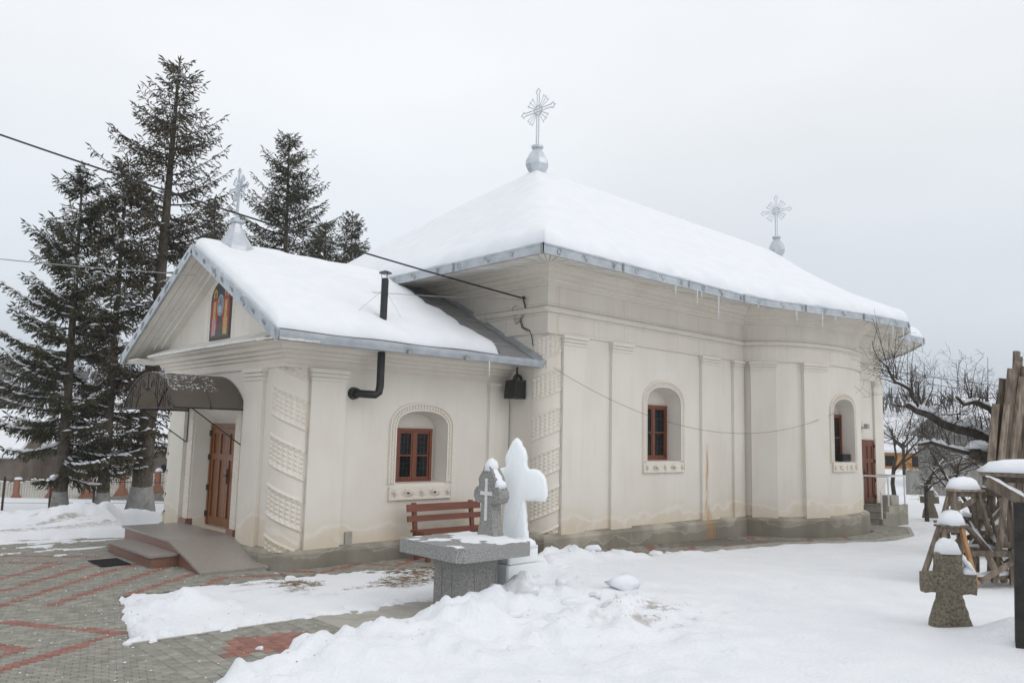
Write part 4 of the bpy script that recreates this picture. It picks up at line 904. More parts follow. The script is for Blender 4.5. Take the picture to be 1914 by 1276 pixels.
# icon niche beads
mb = MB()
for sg in (1, -1):
    for k in range(19): mb.lathe([(0.022, 0), (0.016, .008), (.004, .012)], (0, 0, 0), 6); n = 18; vs = mb.v[-n:]; mb.v[-n:] = [(5.50 - q[2], 13.3 + sg * .54 + q[0], 3.56 + k * .05 + q[1]) for q in vs]
mb.build('bead_row', 'trim', church)
# --- roof finials: pear-shaped knob and openwork cross
def finial(x, y, z, s_, ang, thin=False, body=True):
    ca, sa = math.cos(ang), math.sin(ang)
    kb_ = MB()
    if body: kb_.lathe([(.10, -.25), (.15, -.05), (.24, .06), (.285, .18), (.27, .30), (.20, .44), (.12, .56), (.105, .60), (.15, .61), (.155, .66), (.10, .67), (.03, .69)], (x, y, z), 8, .2)
    else: kb_.lathe([(.34, -.12), (.32, .0), (.25, .12), (.16, .26), (.10, .38), (.085, .45), (.12, .46), (.12, .50), (.05, .52), (.03, .56)], (x, y, z), 8, .2)
    fo = kb_.build('finial', 'silver', church)
    z0 = z + (.66 if body else .5); zc_ = z0 + .92 * s_
    def pt(u, v): return (x + u * ca, y + u * sa, zc_ + v)
    cr_ = MB(); r = .014
    g = .035 * s_; arm = .40 * s_
    def tre(u, v, du, dv):
        n_ = (-dv, du); e = [(0, 1), (.05, 1.1), (.06, 2.0), (.10, 2.0), (.12, .9), (.17, 0), (.12, -.9), (.10, -2.0), (.06, -2.0), (.05, -1.1), (0, -1)]
        cr_.tube([pt(u + du * a * s_ + n_[0] * b * g, v + dv * a * s_ + n_[1] * b * g) for a, b in e], r, 5)
    for du, dv, a in ((1, 0, arm), (-1, 0, arm), (0, 1, arm)):
        n_ = (-dv, du)
        for sgn in (1, -1): cr_.tube([pt(n_[0] * g * sgn, n_[1] * g * sgn), pt(du * a + n_[0] * g * sgn, dv * a + n_[1] * g * sgn)], r, 5)
        tre(du * a, dv * a, du, dv)
    for sgn in (1, -1): cr_.tube([pt(g * sgn, 0), pt(g * sgn, -.95 * s_)], r * 1.2, 5)
    cr_.tube([pt(math.cos(a) * .12 * s_, math.sin(a) * .12 * s_) for a in np.linspace(0, 2 * math.pi, 17)], r * 1.5, 5)
    for a in (45, 135, 225, 315):
        for d_ in (-17, 0, 17):
            q = math.radians(a + d_); rr = (.40 if d_ else .37) * s_; cr_.tube([pt(math.cos(q) * .13 * s_, math.sin(q) * .13 * s_), pt(math.cos(q) * rr, math.sin(q) * rr)], r * .8, 4)
        tip = [(math.radians(a - 17), .40), (math.radians(a - 9), .36), (math.radians(a), .40), (math.radians(a + 9), .36), (math.radians(a + 17), .40)]
        cr_.tube([pt(math.cos(q) * k * s_, math.sin(q) * k * s_) for q, k in tip], r * .8, 4)
    cr_.build('openwork_cross', 'silver', fo)
finial(13.0, YC, 8.36, 1.0, math.radians(-88))
finial(24.66, YC, 8.33, 1.0, math.radians(-88))
finial(5.62, YC, 5.13, 0.64, math.radians(-88), body=False)
# icicles hanging from the eaves
def eave_pt(x): return (x, float(np.interp(x, [p[0] for p in EAVE_S[:8]], [p[1] for p in EAVE_S[:8]])))
for x, L_ in ((12.05, .22), (12.75, .30), (12.9, .14), (13.5, .5), (14.9, .12), (16.1, .3), (16.9, .35), (17.3, .16), (19.5, .38), (20.0, .55), (20.22, .62), (20.28, .25), (20.9, .5), (21.2, .6), (23.5, .38), (23.55, .2)):
    q = eave_pt(min(x, 20.29)) if x < 20.3 else (x, float(np.interp(x, [20.3, 21, 21.6, 22.1, 23.7], [7.4, 7.62, 7.98, 8.30, 8.22])))
    ic = MB(); ic.tube([(q[0], q[1] - .015, 4.86), (q[0] + .004, q[1] - .015, 4.86 - L_ * .4), (q[0], q[1] - .012, 4.86 - L_)], [.016, .010, .002], 6); ic.build('icicle', 'icicle', church)
ic = MB(); ic.tube([(8.72, 9.90, 3.23), (8.72, 9.90, 2.95)], [.014, .003], 6); ic.build('icicle', 'icicle', church)
def cap(fn, parent):
    m_ = MB(); fn(m_); return m_.build('snow_cap', 'snow', parent, smooth=True)
# ------------------------------------------------------------------ entrance steps, ramp, mat
st = thing('entrance_steps', (4.9, 12.8, 0), 'granite landing with a step and a ramp before the entrance door', 'steps')
def slab_run(name, poly_yz, x0, x1, mat): mb = MB(); mb.prism(poly_yz, 'x', x0, x1); return mb.build(name, mat, st)
slab_run('landing', [(10.99, -.05), (12.2, -.05), (14.3, -.05), (14.3, .305), (12.2, .305), (10.99, .0)], 4.52, 5.48, 'granite_red')
mb = MB(); mb.prism([(10.95, .001), (12.2, .306), (14.33, .306), (14.33, .34), (12.19, .34), (10.95, .03)], 'x', 4.48, 5.47); mb.build('tread_slab', 'granite', st)
mb = MB(); mb.box(4.14, 11.88, -.05, 4.52, 13.84, .145); mb.build('riser', 'granite_red', st)
mb = MB(); mb.box(4.10, 11.85, .146, 4.515, 13.87, .178); mb.build('tread_slab', 'granite', st)
mat_ = MB(); mat_.box(3.62, 12.35, .004, 4.02, 13.0, .018)
for k in range(9): mat_.box(3.63, 12.37 + k * .07, .018, 4.01, 12.40 + k * .07, .024)
mat_.build('doormat', 'rubber', None, (3.82, 12.7, .004), label='black ribbed rubber doormat at the foot of the entrance step', cat='doormat')
# ------------------------------------------------------------------ awning
aw = thing('awning', (5.45, 13.2, 2.3), 'bronze barrel awning with wrought iron front over the entrance', 'awning')
AY, AH, AZ, AR = 13.2, 1.15, 2.30, .57
def aprof(k, n=20, sc=1.0):
    a = math.pi * k / n; return (AY - math.cos(a) * AH * sc, AZ + (math.sin(a) ** 1.45) * AR * sc)
for x0, x1 in ((4.35, 4.92), (4.925, 5.47)):
    sh = MB(); A = []
    for dz in (0, .008):
        pass
    rows_ = [(x0, 0), (x1, 0), (x1, .008), (x0, .008)]
    A = [[(x, aprof(k)[0], aprof(k)[1] + d) for x, d in rows_] for k in range(21)]; sh.grid(A, close_v=True); sh.build('roof_sheet', 'poly', aw, smooth=True, sharp=40)
fr = MB()
for x in (4.36, 4.92, 5.45): fr.tube([(x, aprof(k)[0], aprof(k)[1] - .014) for k in range(21)], .013, 6)
for k in (0, 20): fr.tube([(4.36, *aprof(k)), (5.45, *aprof(k))], .013, 6)
fr.tube([(4.36, *aprof(0)), (4.36, *aprof(20))], .013, 6)
fr.build('frame', 'iron', aw)
sc = MB(); X_ = 4.35
sc.tube([(X_, AY - .5 * math.cos(a), AZ + .27 * math.sin(a)) for a in np.linspace(0, math.pi, 14)], .010, 5)
sc.tube([(X_, AY - .42, AZ + .47), (X_, AY + .42, AZ + .47)], .009, 5); sc.tube([(X_, AY, AZ + .27), (X_, AY, AZ + .56)], .010, 5)
for sg in (1, -1):
    for y in (.36, .44, .72, .80): sc.tube([(X_, AY + sg * y, AZ + (.27 * math.sqrt(max(0, 1 - (y / .5) ** 2)) if y < .5 else .0)), (X_, AY + sg * y, AZ + .57 * max(0, 1 - (y / 1.15) ** 2) ** .42)], .007, 5)
    for cy, cz, r0 in ((.2, .36, .09), (.58, .22, .10), (.58, .36, .06), (.92, .12, .08), (.98, .05, .05)):
        sc.tube([(X_, AY + sg * (cy + r0 * (1 - t / 9) * math.cos(t)), AZ + cz + r0 * (1 - t / 9) * math.sin(t)) for t in np.linspace(0, 7.5, 16)], .006, 4)
    sc.tube([(X_, AY + sg * .05, AZ + .29), (X_, AY + sg * .16, AZ + .34), (X_, AY + sg * .25, AZ + .46)], .006, 4)
    sc.lathe([(.001, -.02), (.022, 0), (.001, .02)], (X_, AY + sg * .07, AZ + .30), 8)
sc.build('scrollwork', 'iron', aw)
for y in (12.07, 14.33):
    br = MB(); br.tube([(4.65, y, AZ - .01), (5.44, y, AZ - .55)], .010, 6); br.tube([(5.455, y, AZ - .55), (5.455, y, AZ)], .010, 6); br.build('bracket', 'iron', aw)
sk = MB()
for k in range(900):
    x = 4.37 + .78 * nrs.rand() ** 1.3; kk = 4 + 15.2 * nrs.rand(); y, z = aprof(kk); y2, z2 = aprof(kk + .15); r_ = nrs.uniform(.004, .013); t_ = Vector((0, y2 - y, z2 - z)).normalized(); n0 = Vector((0, -t_.z, t_.y)); n0 = n0 if n0.z > 0 else -n0; c = Vector((x, y, z)) + n0 * .012
    sk.add([c + Vector((math.cos(a) * r_, 0, 0)) + t_ * (math.sin(a) * r_) for a in (0, 1.26, 2.51, 3.77, 5.03)] + [c + n0 * r_ * .5], [(0, 1, 5), (1, 2, 5), (2, 3, 5), (3, 4, 5), (4, 0, 5)])
sk.build('snow_specks', 'snow', aw, kind='stuff')
# ------------------------------------------------------------------ painted icon in the gable
ic_ = thing('icon_painting', (5.49, 13.3, 3.52), 'arched painted icon with two robed figures in the porch gable', 'painting')
def arch_poly(c, hw, z0, zs, rise, n=12): return [(c - hw, z0), (c + hw, z0)] + [(c + hw * math.cos(a), zs + rise * math.sin(a)) for a in np.linspace(0, math.pi, n)]
def flat(name, poly, x, mat): m_ = MB(); m_.prism(poly, 'x', x, 5.497); return m_.build(name, mat, ic_)
for nm, c in (('icon_frame', (.10, .06, .05)), ('icon_ground', (.055, .065, .08)), ('icon_floor', (.10, .10, .08)), ('icon_robe_red', (.42, .06, .035)), ('icon_robe_pink', (.50, .32, .34)), ('icon_robe_ochre', (.55, .36, .13)), ('icon_gold', (.60, .38, .12)), ('icon_skin', (.30, .17, .10)), ('icon_blue', (.20, .27, .32)), ('icon_pale', (.42, .48, .50))):
    MAT[nm] = pmat(nm, c, tuple(q * .75 for q in c), 18, .5)
flat('frame', arch_poly(13.3, .43, 3.52, 4.22, .34), 5.485, 'icon_frame'); flat('painted_ground', arch_poly(13.3, .40, 3.55, 4.22, .31), 5.481, 'icon_ground'); flat('painted_ground', [(12.91, 3.56), (13.69, 3.56), (13.69, 3.80), (12.91, 3.80)], 5.479, 'icon_floor')
def ell(cy, cz, ry, rz, n=14): return [(cy + ry * math.cos(a), cz + rz * math.sin(a)) for a in np.linspace(0, 2 * math.pi, n, endpoint=False)]
for sg, lo in ((1, 'icon_robe_pink'), (-1, 'icon_robe_ochre')):
    c = 13.3 + sg * .235
    flat('painted_figure', [(c - .13, 3.70), (c + .13, 3.70), (c + .15, 4.0), (c + .11, 4.26), (c - .11, 4.26), (c - .15, 4.0)], 5.477, 'icon_robe_red')
    flat('painted_figure', [(c - .085, 3.60), (c + .085, 3.60), (c + .075, 3.9), (c - .075, 3.9)], 5.475, lo); flat('painted_figure', [(c - .05, 3.88), (c + .05, 3.88), (c + .055, 4.2), (c - .055, 4.2)], 5.474, 'icon_robe_ochre')
    flat('painted_halo', ell(c, 4.33, .085, .09), 5.477, 'icon_gold'); flat('painted_face', ell(c - sg * .01, 4.32, .04, .055), 5.473, 'icon_skin')
flat('painted_medallion', ell(13.3, 4.12, .135, .19, 18), 5.472, 'icon_pale'); flat('painted_medallion', ell(13.3, 4.12, .115, .165, 18), 5.470, 'icon_blue'); flat('painted_bust', ell(13.3, 4.05, .07, .07), 5.468, 'icon_pale'); flat('painted_bust', ell(13.3, 4.17, .035, .045), 5.467, 'icon_skin')
# ------------------------------------------------------------------ stove pipe
sp_ = thing('stove_pipe', (6.9, 10.5, 2.5), 'black metal stove pipe rising from the porch wall through the eave', 'stove pipe')
mb = MB(); mb.tube([(6.66, 10.80, 2.60), (6.66, 10.70, 2.60)], [.10, .085], 16); mb.build('wall_collar', 'black', sp_, smooth=True, sharp=40)
mb = MB(); mb.tube([(6.66, 10.72, 2.60), (6.70, 10.52, 2.585), (6.84, 10.44, 2.58), (6.90, 10.44, 2.62), (6.92, 10.44, 2.72), (6.92, 10.44, 3.25)], .062, 16); mb.build('lower_pipe', 'black', sp_, smooth=True, sharp=50)
mb = MB(); mb.tube([(6.92, 10.44, 3.25), (6.93, 10.44, 4.42)], .058, 16); mb.tube([(6.925, 10.44, 3.28), (6.925, 10.44, 3.33)], .068, 16); mb.build('upper_pipe', 'black', sp_, smooth=True, sharp=50)
mb = MB(); mb.tube([(6.93, 10.44, 4.42), (6.93, 10.44, 4.44)], .05, 12)
for a in (0.4, 2.5, 4.6): mb.tube([(6.93 + .05 * math.cos(a), 10.44 + .05 * math.sin(a), 4.40), (6.93 + .06 * math.cos(a), 10.44 + .06 * math.sin(a), 4.53)], .005, 4)
mb.lathe([(.105, .0), (.10, .015), (.03, .045), (.004, .05)], (6.93, 10.44, 4.52), 16); mb.build('rain_cap', 'black', sp_)
mb = MB()
for x in (6.45, 7.55): mb.tube([(6.93, 10.44, 4.28), (x, 10.44 + .25, 3.75)], .0025, 4)
mb.build('guy_wire', 'wire_grey', sp_)
# ------------------------------------------------------------------ loudspeaker under the eave
ls = thing('loudspeaker', (9.88, 10.45, 2.8), 'black loudspeaker box hanging under the end of the porch eave', 'loudspeaker')
mb = MB(); mb.prism([(9.67, 2.66), (9.97, 2.66), (9.97, 3.0), (9.71, 3.0)], 'y', 10.30, 10.56); mb.build('case', 'black', ls)
mb = MB(); mb.box(9.68, 10.285, 2.70, 9.95, 10.30, 2.96); mb.build('front_grille', 'rubber', ls)
mb = MB(); mb.tube([(9.86, 10.42, 2.99), (9.86, 10.42, 3.24)], .02, 8); mb.tube([(9.86 + .09 * math.cos(a), 10.40, 3.00 + .09 * math.sin(a)) for a in np.linspace(.0, 3.14, 9)], .028, 6); mb.build('bracket', 'black', ls)
# ------------------------------------------------------------------ bench
bn = thing('bench', (8.3, 10.3, 0), 'red-brown slatted wooden bench against the porch wall', 'bench')
for z0, z1 in ((.74, .86), (.585, .68)):
    mb = MB(); mb.beam((7.56, 10.45 - (z0 - .5) * -.16, (z0 + z1) / 2), (9.10, 10.45 - (z0 - .5) * -.16, (z0 + z1) / 2), .03, z1 - z0, upv=(0, .17, 1)); mb.build('back_slat', 'bench', bn)
for y in (10.06, 10.19, 10.32):
    mb = MB(); mb.box(7.6, y, .43, 9.06, y + .11, .465); mb.build('seat_slat', 'bench', bn)
for x in (7.72, 8.92):
    mb = MB(); mb.beam((x, 10.40, 0), (x, 10.53, .88), .07, .05, upv=(0, 1, 0)); mb.build('leg', 'bench', bn); mb = MB(); mb.box(x - .035, 10.07, 0, x + .035, 10.13, .43); mb.build('leg', 'bench', bn)
    mb = MB(); mb.box(x - .03, 10.07, .37, x + .03, 10.43, .43); mb.build('seat_support', 'bench', bn)
# ------------------------------------------------------------------ stone table with cross
tb = thing('stone_table', (6.05, 7.2, 0), 'grey terrazzo pedestal table with thick square top, dusted with snow', 'table')
def chamf(x0, y0, x1, y1, c): return [(x0 + c, y0), (x1 - c, y0), (x1, y0 + c), (x1, y1 - c), (x1 - c, y1), (x0 + c, y1), (x0, y1 - c), (x0, y0 + c)]
mb = MB(); mb.prism(chamf(5.49, 6.62, 6.60, 7.80, .07), 'z', .625, .775); mb.build('table_top', 'terrazzo', tb)
mb = MB(); mb.prism(chamf(5.765, 6.90, 6.335, 7.49, .05), 'z', .50, .625)
for k in range(3):
    pass
mb.build('pedestal_head', 'terrazzo2', tb)
mb = MB(); mb.prism(chamf(5.775, 6.91, 6.325, 7.48, .05), 'z', -.1, .50); mb.build('pedestal', 'terrazzo2', tb)
for x0, y0, x1, y1 in ((5.95, 6.902, 5.962, 6.92), (6.12, 6.902, 6.132, 6.92), (6.27, 6.902, 6.282, 6.92), (5.767, 7.1, 5.785, 7.112), (5.767, 7.28, 5.785, 7.292)):
    mb = MB(); mb.box(x0, y0, -.1, x1, y1, .50); mb.build('fluting_rib', 'terrazzo', tb)
sn = MB(); gxx = np.linspace(5.53, 6.57, 34); gyy = np.linspace(6.67, 7.77, 34); GXX, GYY = np.meshgrid(gxx, gyy, indexing='ij')
hh = np.maximum(-.004, (fbm(GXX * 5.0, GYY * 5.0 + 4) - .49) * .035 + .035 * np.exp(-(((GXX - 6.45) / .25) ** 2 + ((GYY - 7.25) / .35) ** 2)))
sn.grid(np.stack([GXX, GYY, .775 + hh], -1)); sn.build('snow_dusting', 'snow', tb, smooth=True)
cx_, cy_, cz_ = 6.46, 7.24, .775
scr = thing('stone_cross', (cx_, cy_, cz_), 'small grey stone cross with white inlaid cross standing on the table', 'cross')
outl = [(-.155, 0), (.155, 0), (.125, .12), (.10, .26), (.085, .40), (.10, .42), (.135, .40), (.20, .42), (.235, .48), (.225, .55), (.19, .59), (.15, .60), (.14, .64), (.155, .69), (.12, .74), (.08, .79), (.05, .84), (0, .875), (-.05, .84), (-.08, .79), (-.12, .74), (-.155, .69), (-.14, .64), (-.15, .60), (-.19, .59), (-.225, .55), (-.235, .48), (-.20, .42), (-.135, .40), (-.10, .42), (-.085, .40), (-.10, .26), (-.125, .12)]
def ycross(name, pts, x0, x1, mat, parent): m_ = MB(); m_.prism([(cy_ + a, cz_ + b) for a, b in pts], 'x', cx_ + x0, cx_ + x1); return m_.build(name, mat, parent)
ycross('cross_body', outl, -.075, .085, 'terrazzo2', scr)
ycross('inlay', [(-.022, .20), (.022, .20), (.022, .50), (.105, .50), (.105, .545), (.022, .545), (.022, .70), (-.022, .70), (-.022, .545), (-.105, .545), (-.105, .50), (-.022, .50)], -.083, -.07, 'whitestone', scr)
cap(lambda sn: sn.dome((cx_, cy_, cz_ + .79), .19, .15, .15, pw=1.6), scr); cap(lambda sn: sn.dome((cx_ + .01, cy_ - .14, cz_ + .60), .17, .15, .09, pw=2.2), scr); cap(lambda sn: sn.dome((cx_ + .01, cy_ + .15, cz_ + .59), .16, .13, .05, pw=2.2), scr)
cap(lambda sn: sn.ridge((cx_, cy_ - .03, cz_ + .80), (cx_, cy_ - .20, cz_ + .585), .14, .07), scr); cap(lambda sn: sn.ridge((cx_, cy_ + .03, cz_ + .80), (cx_, cy_ + .18, cz_ + .58), .14, .06), scr)
# ------------------------------------------------------------------ carved ice cross on its ice blocks
icr = thing('ice_cross', (6.95, 7.3, 0), 'translucent white cross carved from ice, standing behind the stone table', 'ice cross')
def rough_prism(poly, org, dr, th, name, mat, parent, jit=.006):
    """outline in (u,z) extruded through thickness, edges softened by an inset ring"""
    dr = Vector(dr).normalized(); nn = Vector((dr.y, -dr.x, 0)); m_ = MB(); rows_ = []
    c = Vector((sum(p[0] for p in poly) / len(poly), sum(p[1] for p in poly) / len(poly)))
    P2 = []
    for i in range(len(poly)):
        a = Vector(poly[i]); b = Vector(poly[(i + 1) % len(poly)]); k = max(1, int((b - a).length / .05))
        for j in range(k): P2.append(a + (b - a) * j / k + Vector((rnd.uniform(-jit, jit), rnd.uniform(-jit, jit))))
    n = len(P2); nr = []
    for i in range(n):
        t_ = (P2[(i + 1) % n] - P2[i - 1]).normalized(); nr.append(Vector((-t_.y, t_.x)))
    for d, ins in ((-th / 2, .035), (-th / 2 + .012, .012), (-th / 2 + .04, 0), (th / 2 - .04, 0), (th / 2 - .012, .012), (th / 2, .035)):
        rows_.append([Vector(org) + dr * (P2[i].x + nr[i].x * ins) + nn * d + Vector((0, 0, P2[i].y + nr[i].y * ins)) for i in range(n)])
    m_.grid(rows_, close_v=True); b0 = len(m_.v) - 6 * n
    m_.f += [tuple(b0 + i for i in range(n)), tuple(b0 + 5 * n + i for i in range(n))[::-1]]; m_.mi += [0, 0]
    return m_.build(name, mat, parent, smooth=True, sharp=50)
io = (6.93, 7.30, 0); idr = (.62, -.78, 0)
rough_prism([(-.19, .62), (.20, .62), (.155, .85), (.135, 1.20), (.16, 1.19), (.37, 1.19), (.40, 1.26), (.395, 1.40), (.35, 1.52), (.28, 1.58), (.16, 1.58), (.135, 1.62), (.14, 1.72), (.11, 1.83), (.05, 1.93), (0, 1.965), (-.045, 1.93), (-.10, 1.83), (-.135, 1.74), (-.13, 1.60), (-.28, 1.56), (-.37, 1.46), (-.39, 1.28), (-.36, 1.20), (-.13, 1.20), (-.15, .85)], io, idr, .17, 'cross_body', 'ice', icr)
cap(lambda sn: sn.dome((io[0], io[1], 1.895), .12, .11, .07, rot=-.9, pw=1.5), icr); cap(lambda sn: sn.dome((6.8, 7.0, .66), .30, .3, .12, pw=2.2), icr)
for nm, a, b, z0, z1 in (('base_block', (6.44, 6.86), (7.30, 7.80), -.1, .24), ('base_block', (6.52, 6.98), (7.18, 7.66), .245, .46), ('base_block', (6.58, 7.02), (7.08, 7.60), .465, .66)):
    mb = MB(); mb.prism(chamf(*a, *b, .02), 'z', z0, z1); mb.build(nm, 'ice', icr)
# ------------------------------------------------------------------ gravestone crosses
def grave(name, x, y, z, ang, s_, label, group=None):
    t = thing(name, (x, y, z), label, 'gravestone', group); dr = Vector((math.cos(ang), math.sin(ang), 0))
    poly = [(-.27, -.15), (.27, -.15), (.21, .12), (.125, .36), (.15, .375), (.30, .37), (.31, .50), (.30, .615), (.15, .62), (.135, .64), (.145, .86), (-.145, .86), (-.135, .64), (-.15, .625), (-.31, .62), (-.32, .50), (-.31, .385), (-.14, .38), (-.125, .36), (-.21, .12)]
    rough_prism([(a * s_, b * s_) for a, b in poly], (x, y, z), dr, .20 * s_, 'cross_body', 'oldstone', t, .008)
    cap(lambda sn: sn.dome((x, y, z + .845 * s_), .31 * s_, .23 * s_, .17 * s_, rot=ang, pw=2.2), t)
    for sg in (1, -1): cap(lambda sn: sn.dome((x + dr.x * sg * .225 * s_, y + dr.y * sg * .225 * s_, z + .612 * s_), .19 * s_, .22 * s_, .08 * s_, rot=ang, pw=2.6), t); cap(lambda sn: sn.ridge((x + dr.x * sg * .12 * s_, y + dr.y * sg * .12 * s_, z + .80 * s_), (x + dr.x * sg * .30 * s_, y + dr.y * sg * .30 * s_, z + .60 * s_), .20 * s_, .10 * s_), t); return t
grave('gravestone', 9.24, 3.06, .13, math.radians(-44), .87, 'weathered brown stone cross with snow cap in the open snow')
gz = float(height(np.array([26.2]), np.array([9.15]))[0])
grave('gravestone', 26.3, 9.15, -.1, math.radians(-50), .85, 'small dark stone cross beyond the side stairs near bare trees')
grave('gravestone', 28.6, 9.2, -.25, math.radians(-50), .75, 'low dark headstone half buried behind the white railing')
# ------------------------------------------------------------------ side stairs with white railing
ss_ = thing('side_stairs', (23.2, 9.3, -.2), 'concrete stairs with white railing leading up to the side door', 'stairs')
for k in range(3):
    mb = MB(); mb.box(22.30 + k * .22, 9.06, -.4, 22.30 + (k + 1) * .22 + .004 if k < 2 else 24.0, 9.66, -.055 + .165 * k); mb.build('stair_step', 'concrete', ss_)
    mb = MB(); mb.box(22.28 + k * .22, 9.05, -.052 + .165 * k, 22.52 + k * .22, 9.65, -.02 + .165 * k); mb.build('tread', 'terrazzo2', ss_)
mb = MB(); mb.prism([(22.26, -.4), (24.05, -.4), (24.05, .30), (22.72, .30), (22.72, .14), (22.50, .14), (22.50, -.03), (22.26, -.03)], 'y', 8.96, 9.055); mb.build('stair_cheek', 'plinth', ss_)
for x, y, z0, z1 in ((22.32, 9.0, -.03, .68), (22.80, 9.0, .30, 1.10), (23.95, 9.0, .30, 1.10), (22.62, 9.62, .28, 1.10)):
    mb = MB(); mb.tube([(x, y, z0), (x, y, z1)], .022, 8); mb.build('railing_post', 'rail_white', ss_)
for p, q in (((22.28, 9.0, .66), (22.80, 9.0, 1.10)), ((22.78, 9.0, 1.10), (23.97, 9.0, 1.10)), ((23.95, 9.0, 1.10), (23.95, 9.75, 1.10)), ((22.62, 9.62, 1.10), (22.80, 9.0, 1.10))):
    mb = MB(); mb.tube([p, q], .022, 8); mb.build('handrail', 'rail_white', ss_)
mb = MB(); mb.box(22.80, 9.25, .281, 23.6, 9.62, .296); mb.build('doormat', 'rubber', None, (23.1, 9.4, .281), label='dark doormat on the side stair landing', cat='doormat')
mb = MB(); mb.prism(chamf(23.25, 9.10, 23.80, 9.40, .02), 'z', .277, .55); mb.build('concrete_block', 'concrete', None, (23.5, 9.2, .28), label='grey block standing on the side stair landing behind the railing', cat='block')
# lamp and small camera by the side door, box in the bay window
lm = thing('wall_lamp', (23.05, 9.75, 2.45), 'small floodlight fixed to the wall above the side door', 'lamp')
mb = MB(); mb.box(22.98, 9.60, 2.42, 23.14, 9.70, 2.56); mb.build('lamp_head', 'galv_dark', lm); mb = MB(); mb.tube([(23.06, 9.80, 2.44), (23.06, 9.68, 2.46)], .02, 6); mb.build('lamp_arm', 'galv_dark', lm)
pc, tg, nn = W4; q = pc + tg * .22 - nn * .19
bxs = thing('black_box', (q.x, q.y, 1.56), 'black box standing on the ledge of the bay window', 'box')
mb = MB(); mb.beam(q + tg * -.2 + Vector((0, 0, 1.65)), q + tg * .22 + Vector((0, 0, 1.65)), .22, .17); mb.build('case', 'black', bxs)
mb = MB(); mb.beam(q + tg * -.18 + nn * .113 + Vector((0, 0, 1.65)), q + tg * .20 + nn * .113 + Vector((0, 0, 1.65)), .008, .13); mb.build('grille', 'rubber', bxs)
# ------------------------------------------------------------------ cables
def cable(name, pts, r, mat, label, sag=0.0, n=24, cat='cable', group=None):
    a, b = Vector(pts[0]), Vector(pts[-1]); P_ = []
    if len(pts) == 2: P_ = [a + (b - a) * (k / n) + Vector((0, 0, -4 * sag * (k / n) * (1 - k / n))) for k in range(n + 1)]
    else: P_ = [Vector(p) for p in pts]
    m_ = MB(); m_.tube([p - a for p in P_], r, 5); m_.v = [(v[0] + a.x, v[1] + a.y, v[2] + a.z) for v in m_.v]
    return m_.build(name, mat, None, tuple(a), label=label, cat=cat, group=group)
cable('power_cable', [(9.93, 10.40, 4.53), (-6.0, 18.3, 9.3)], .016, 'cable', 'thick black power cable running from the bracket over the porch roof', .35, 40)
cable('service_wire', [(9.93, 10.40, 4.50), (5.45, 12.85, 4.52)], .006, 'wire_grey', 'thin grey wire between the nave wall and the porch gable', .06)
cable('service_wire', [(4.86, 12.9, 4.50), (-5.0, 20.0, 5.7)], .008, 'wire_grey', 'thin pale wire running away from the porch gable past the spruces', .25, 40)
cable('wall_wire', [(10.10, 9.74, 3.22), (18.55, 8.49, 2.72)], .0035, 'cable', 'thin dark wire sagging along the nave wall from the eave to the bay window', .80, 40)
cable('overhead_wire', [(24.4, 9.7, 4.22), (48.0, 5.0, 4.5)], .010, 'cable', 'upper black wire running from the far church corner past the apple tree', .25, 30)
cable('overhead_wire', [(24.4, 9.7, 4.05), (44.0, 3.0, 3.6)], .009, 'cable', 'lower black wire running from the far church corner into the apple tree', .3, 30)
bk_ = thing('wire_bracket', (9.95, 10.4, 4.5), 'wire bracket with coiled copper and black leads on the nave wall', 'bracket')
mb = MB(); mb.tube([(9.99, 10.38, 4.52), (9.75, 10.25, 4.50)], .012, 6); mb.lathe([(.01, -.03), (.03, -.01), (.03, .02), (.01, .03)], (9.92, 10.36, 4.53), 10); mb.build('arm', 'iron', bk_)
mb = MB(); mb.tube([(9.93, 10.36, 4.5), (9.95, 10.30, 4.30), (9.93, 10.42, 4.12), (9.95, 10.38, 3.98), (9.95, 10.22, 3.92), (9.955, 10.16, 3.82), (9.955, 10.12, 3.62)], .008, 5); mb.tube([(9.93, 10.38, 4.5), (9.95, 10.34, 4.33), (9.94, 10.46, 4.14), (9.95, 10.42, 3.98), (9.95, 10.25, 3.90)], .007, 5); mb.build('lead', 'cable', bk_)
mb = MB(); mb.tube([(9.94 + .02 * math.sin(t), 10.52 + .055 * math.cos(t) + .004 * t, 4.05 + .012 * t + .04 * math.sin(t)) for t in np.linspace(0, 28, 90)], .0045, 4); mb.build('coil', 'copper', bk_)
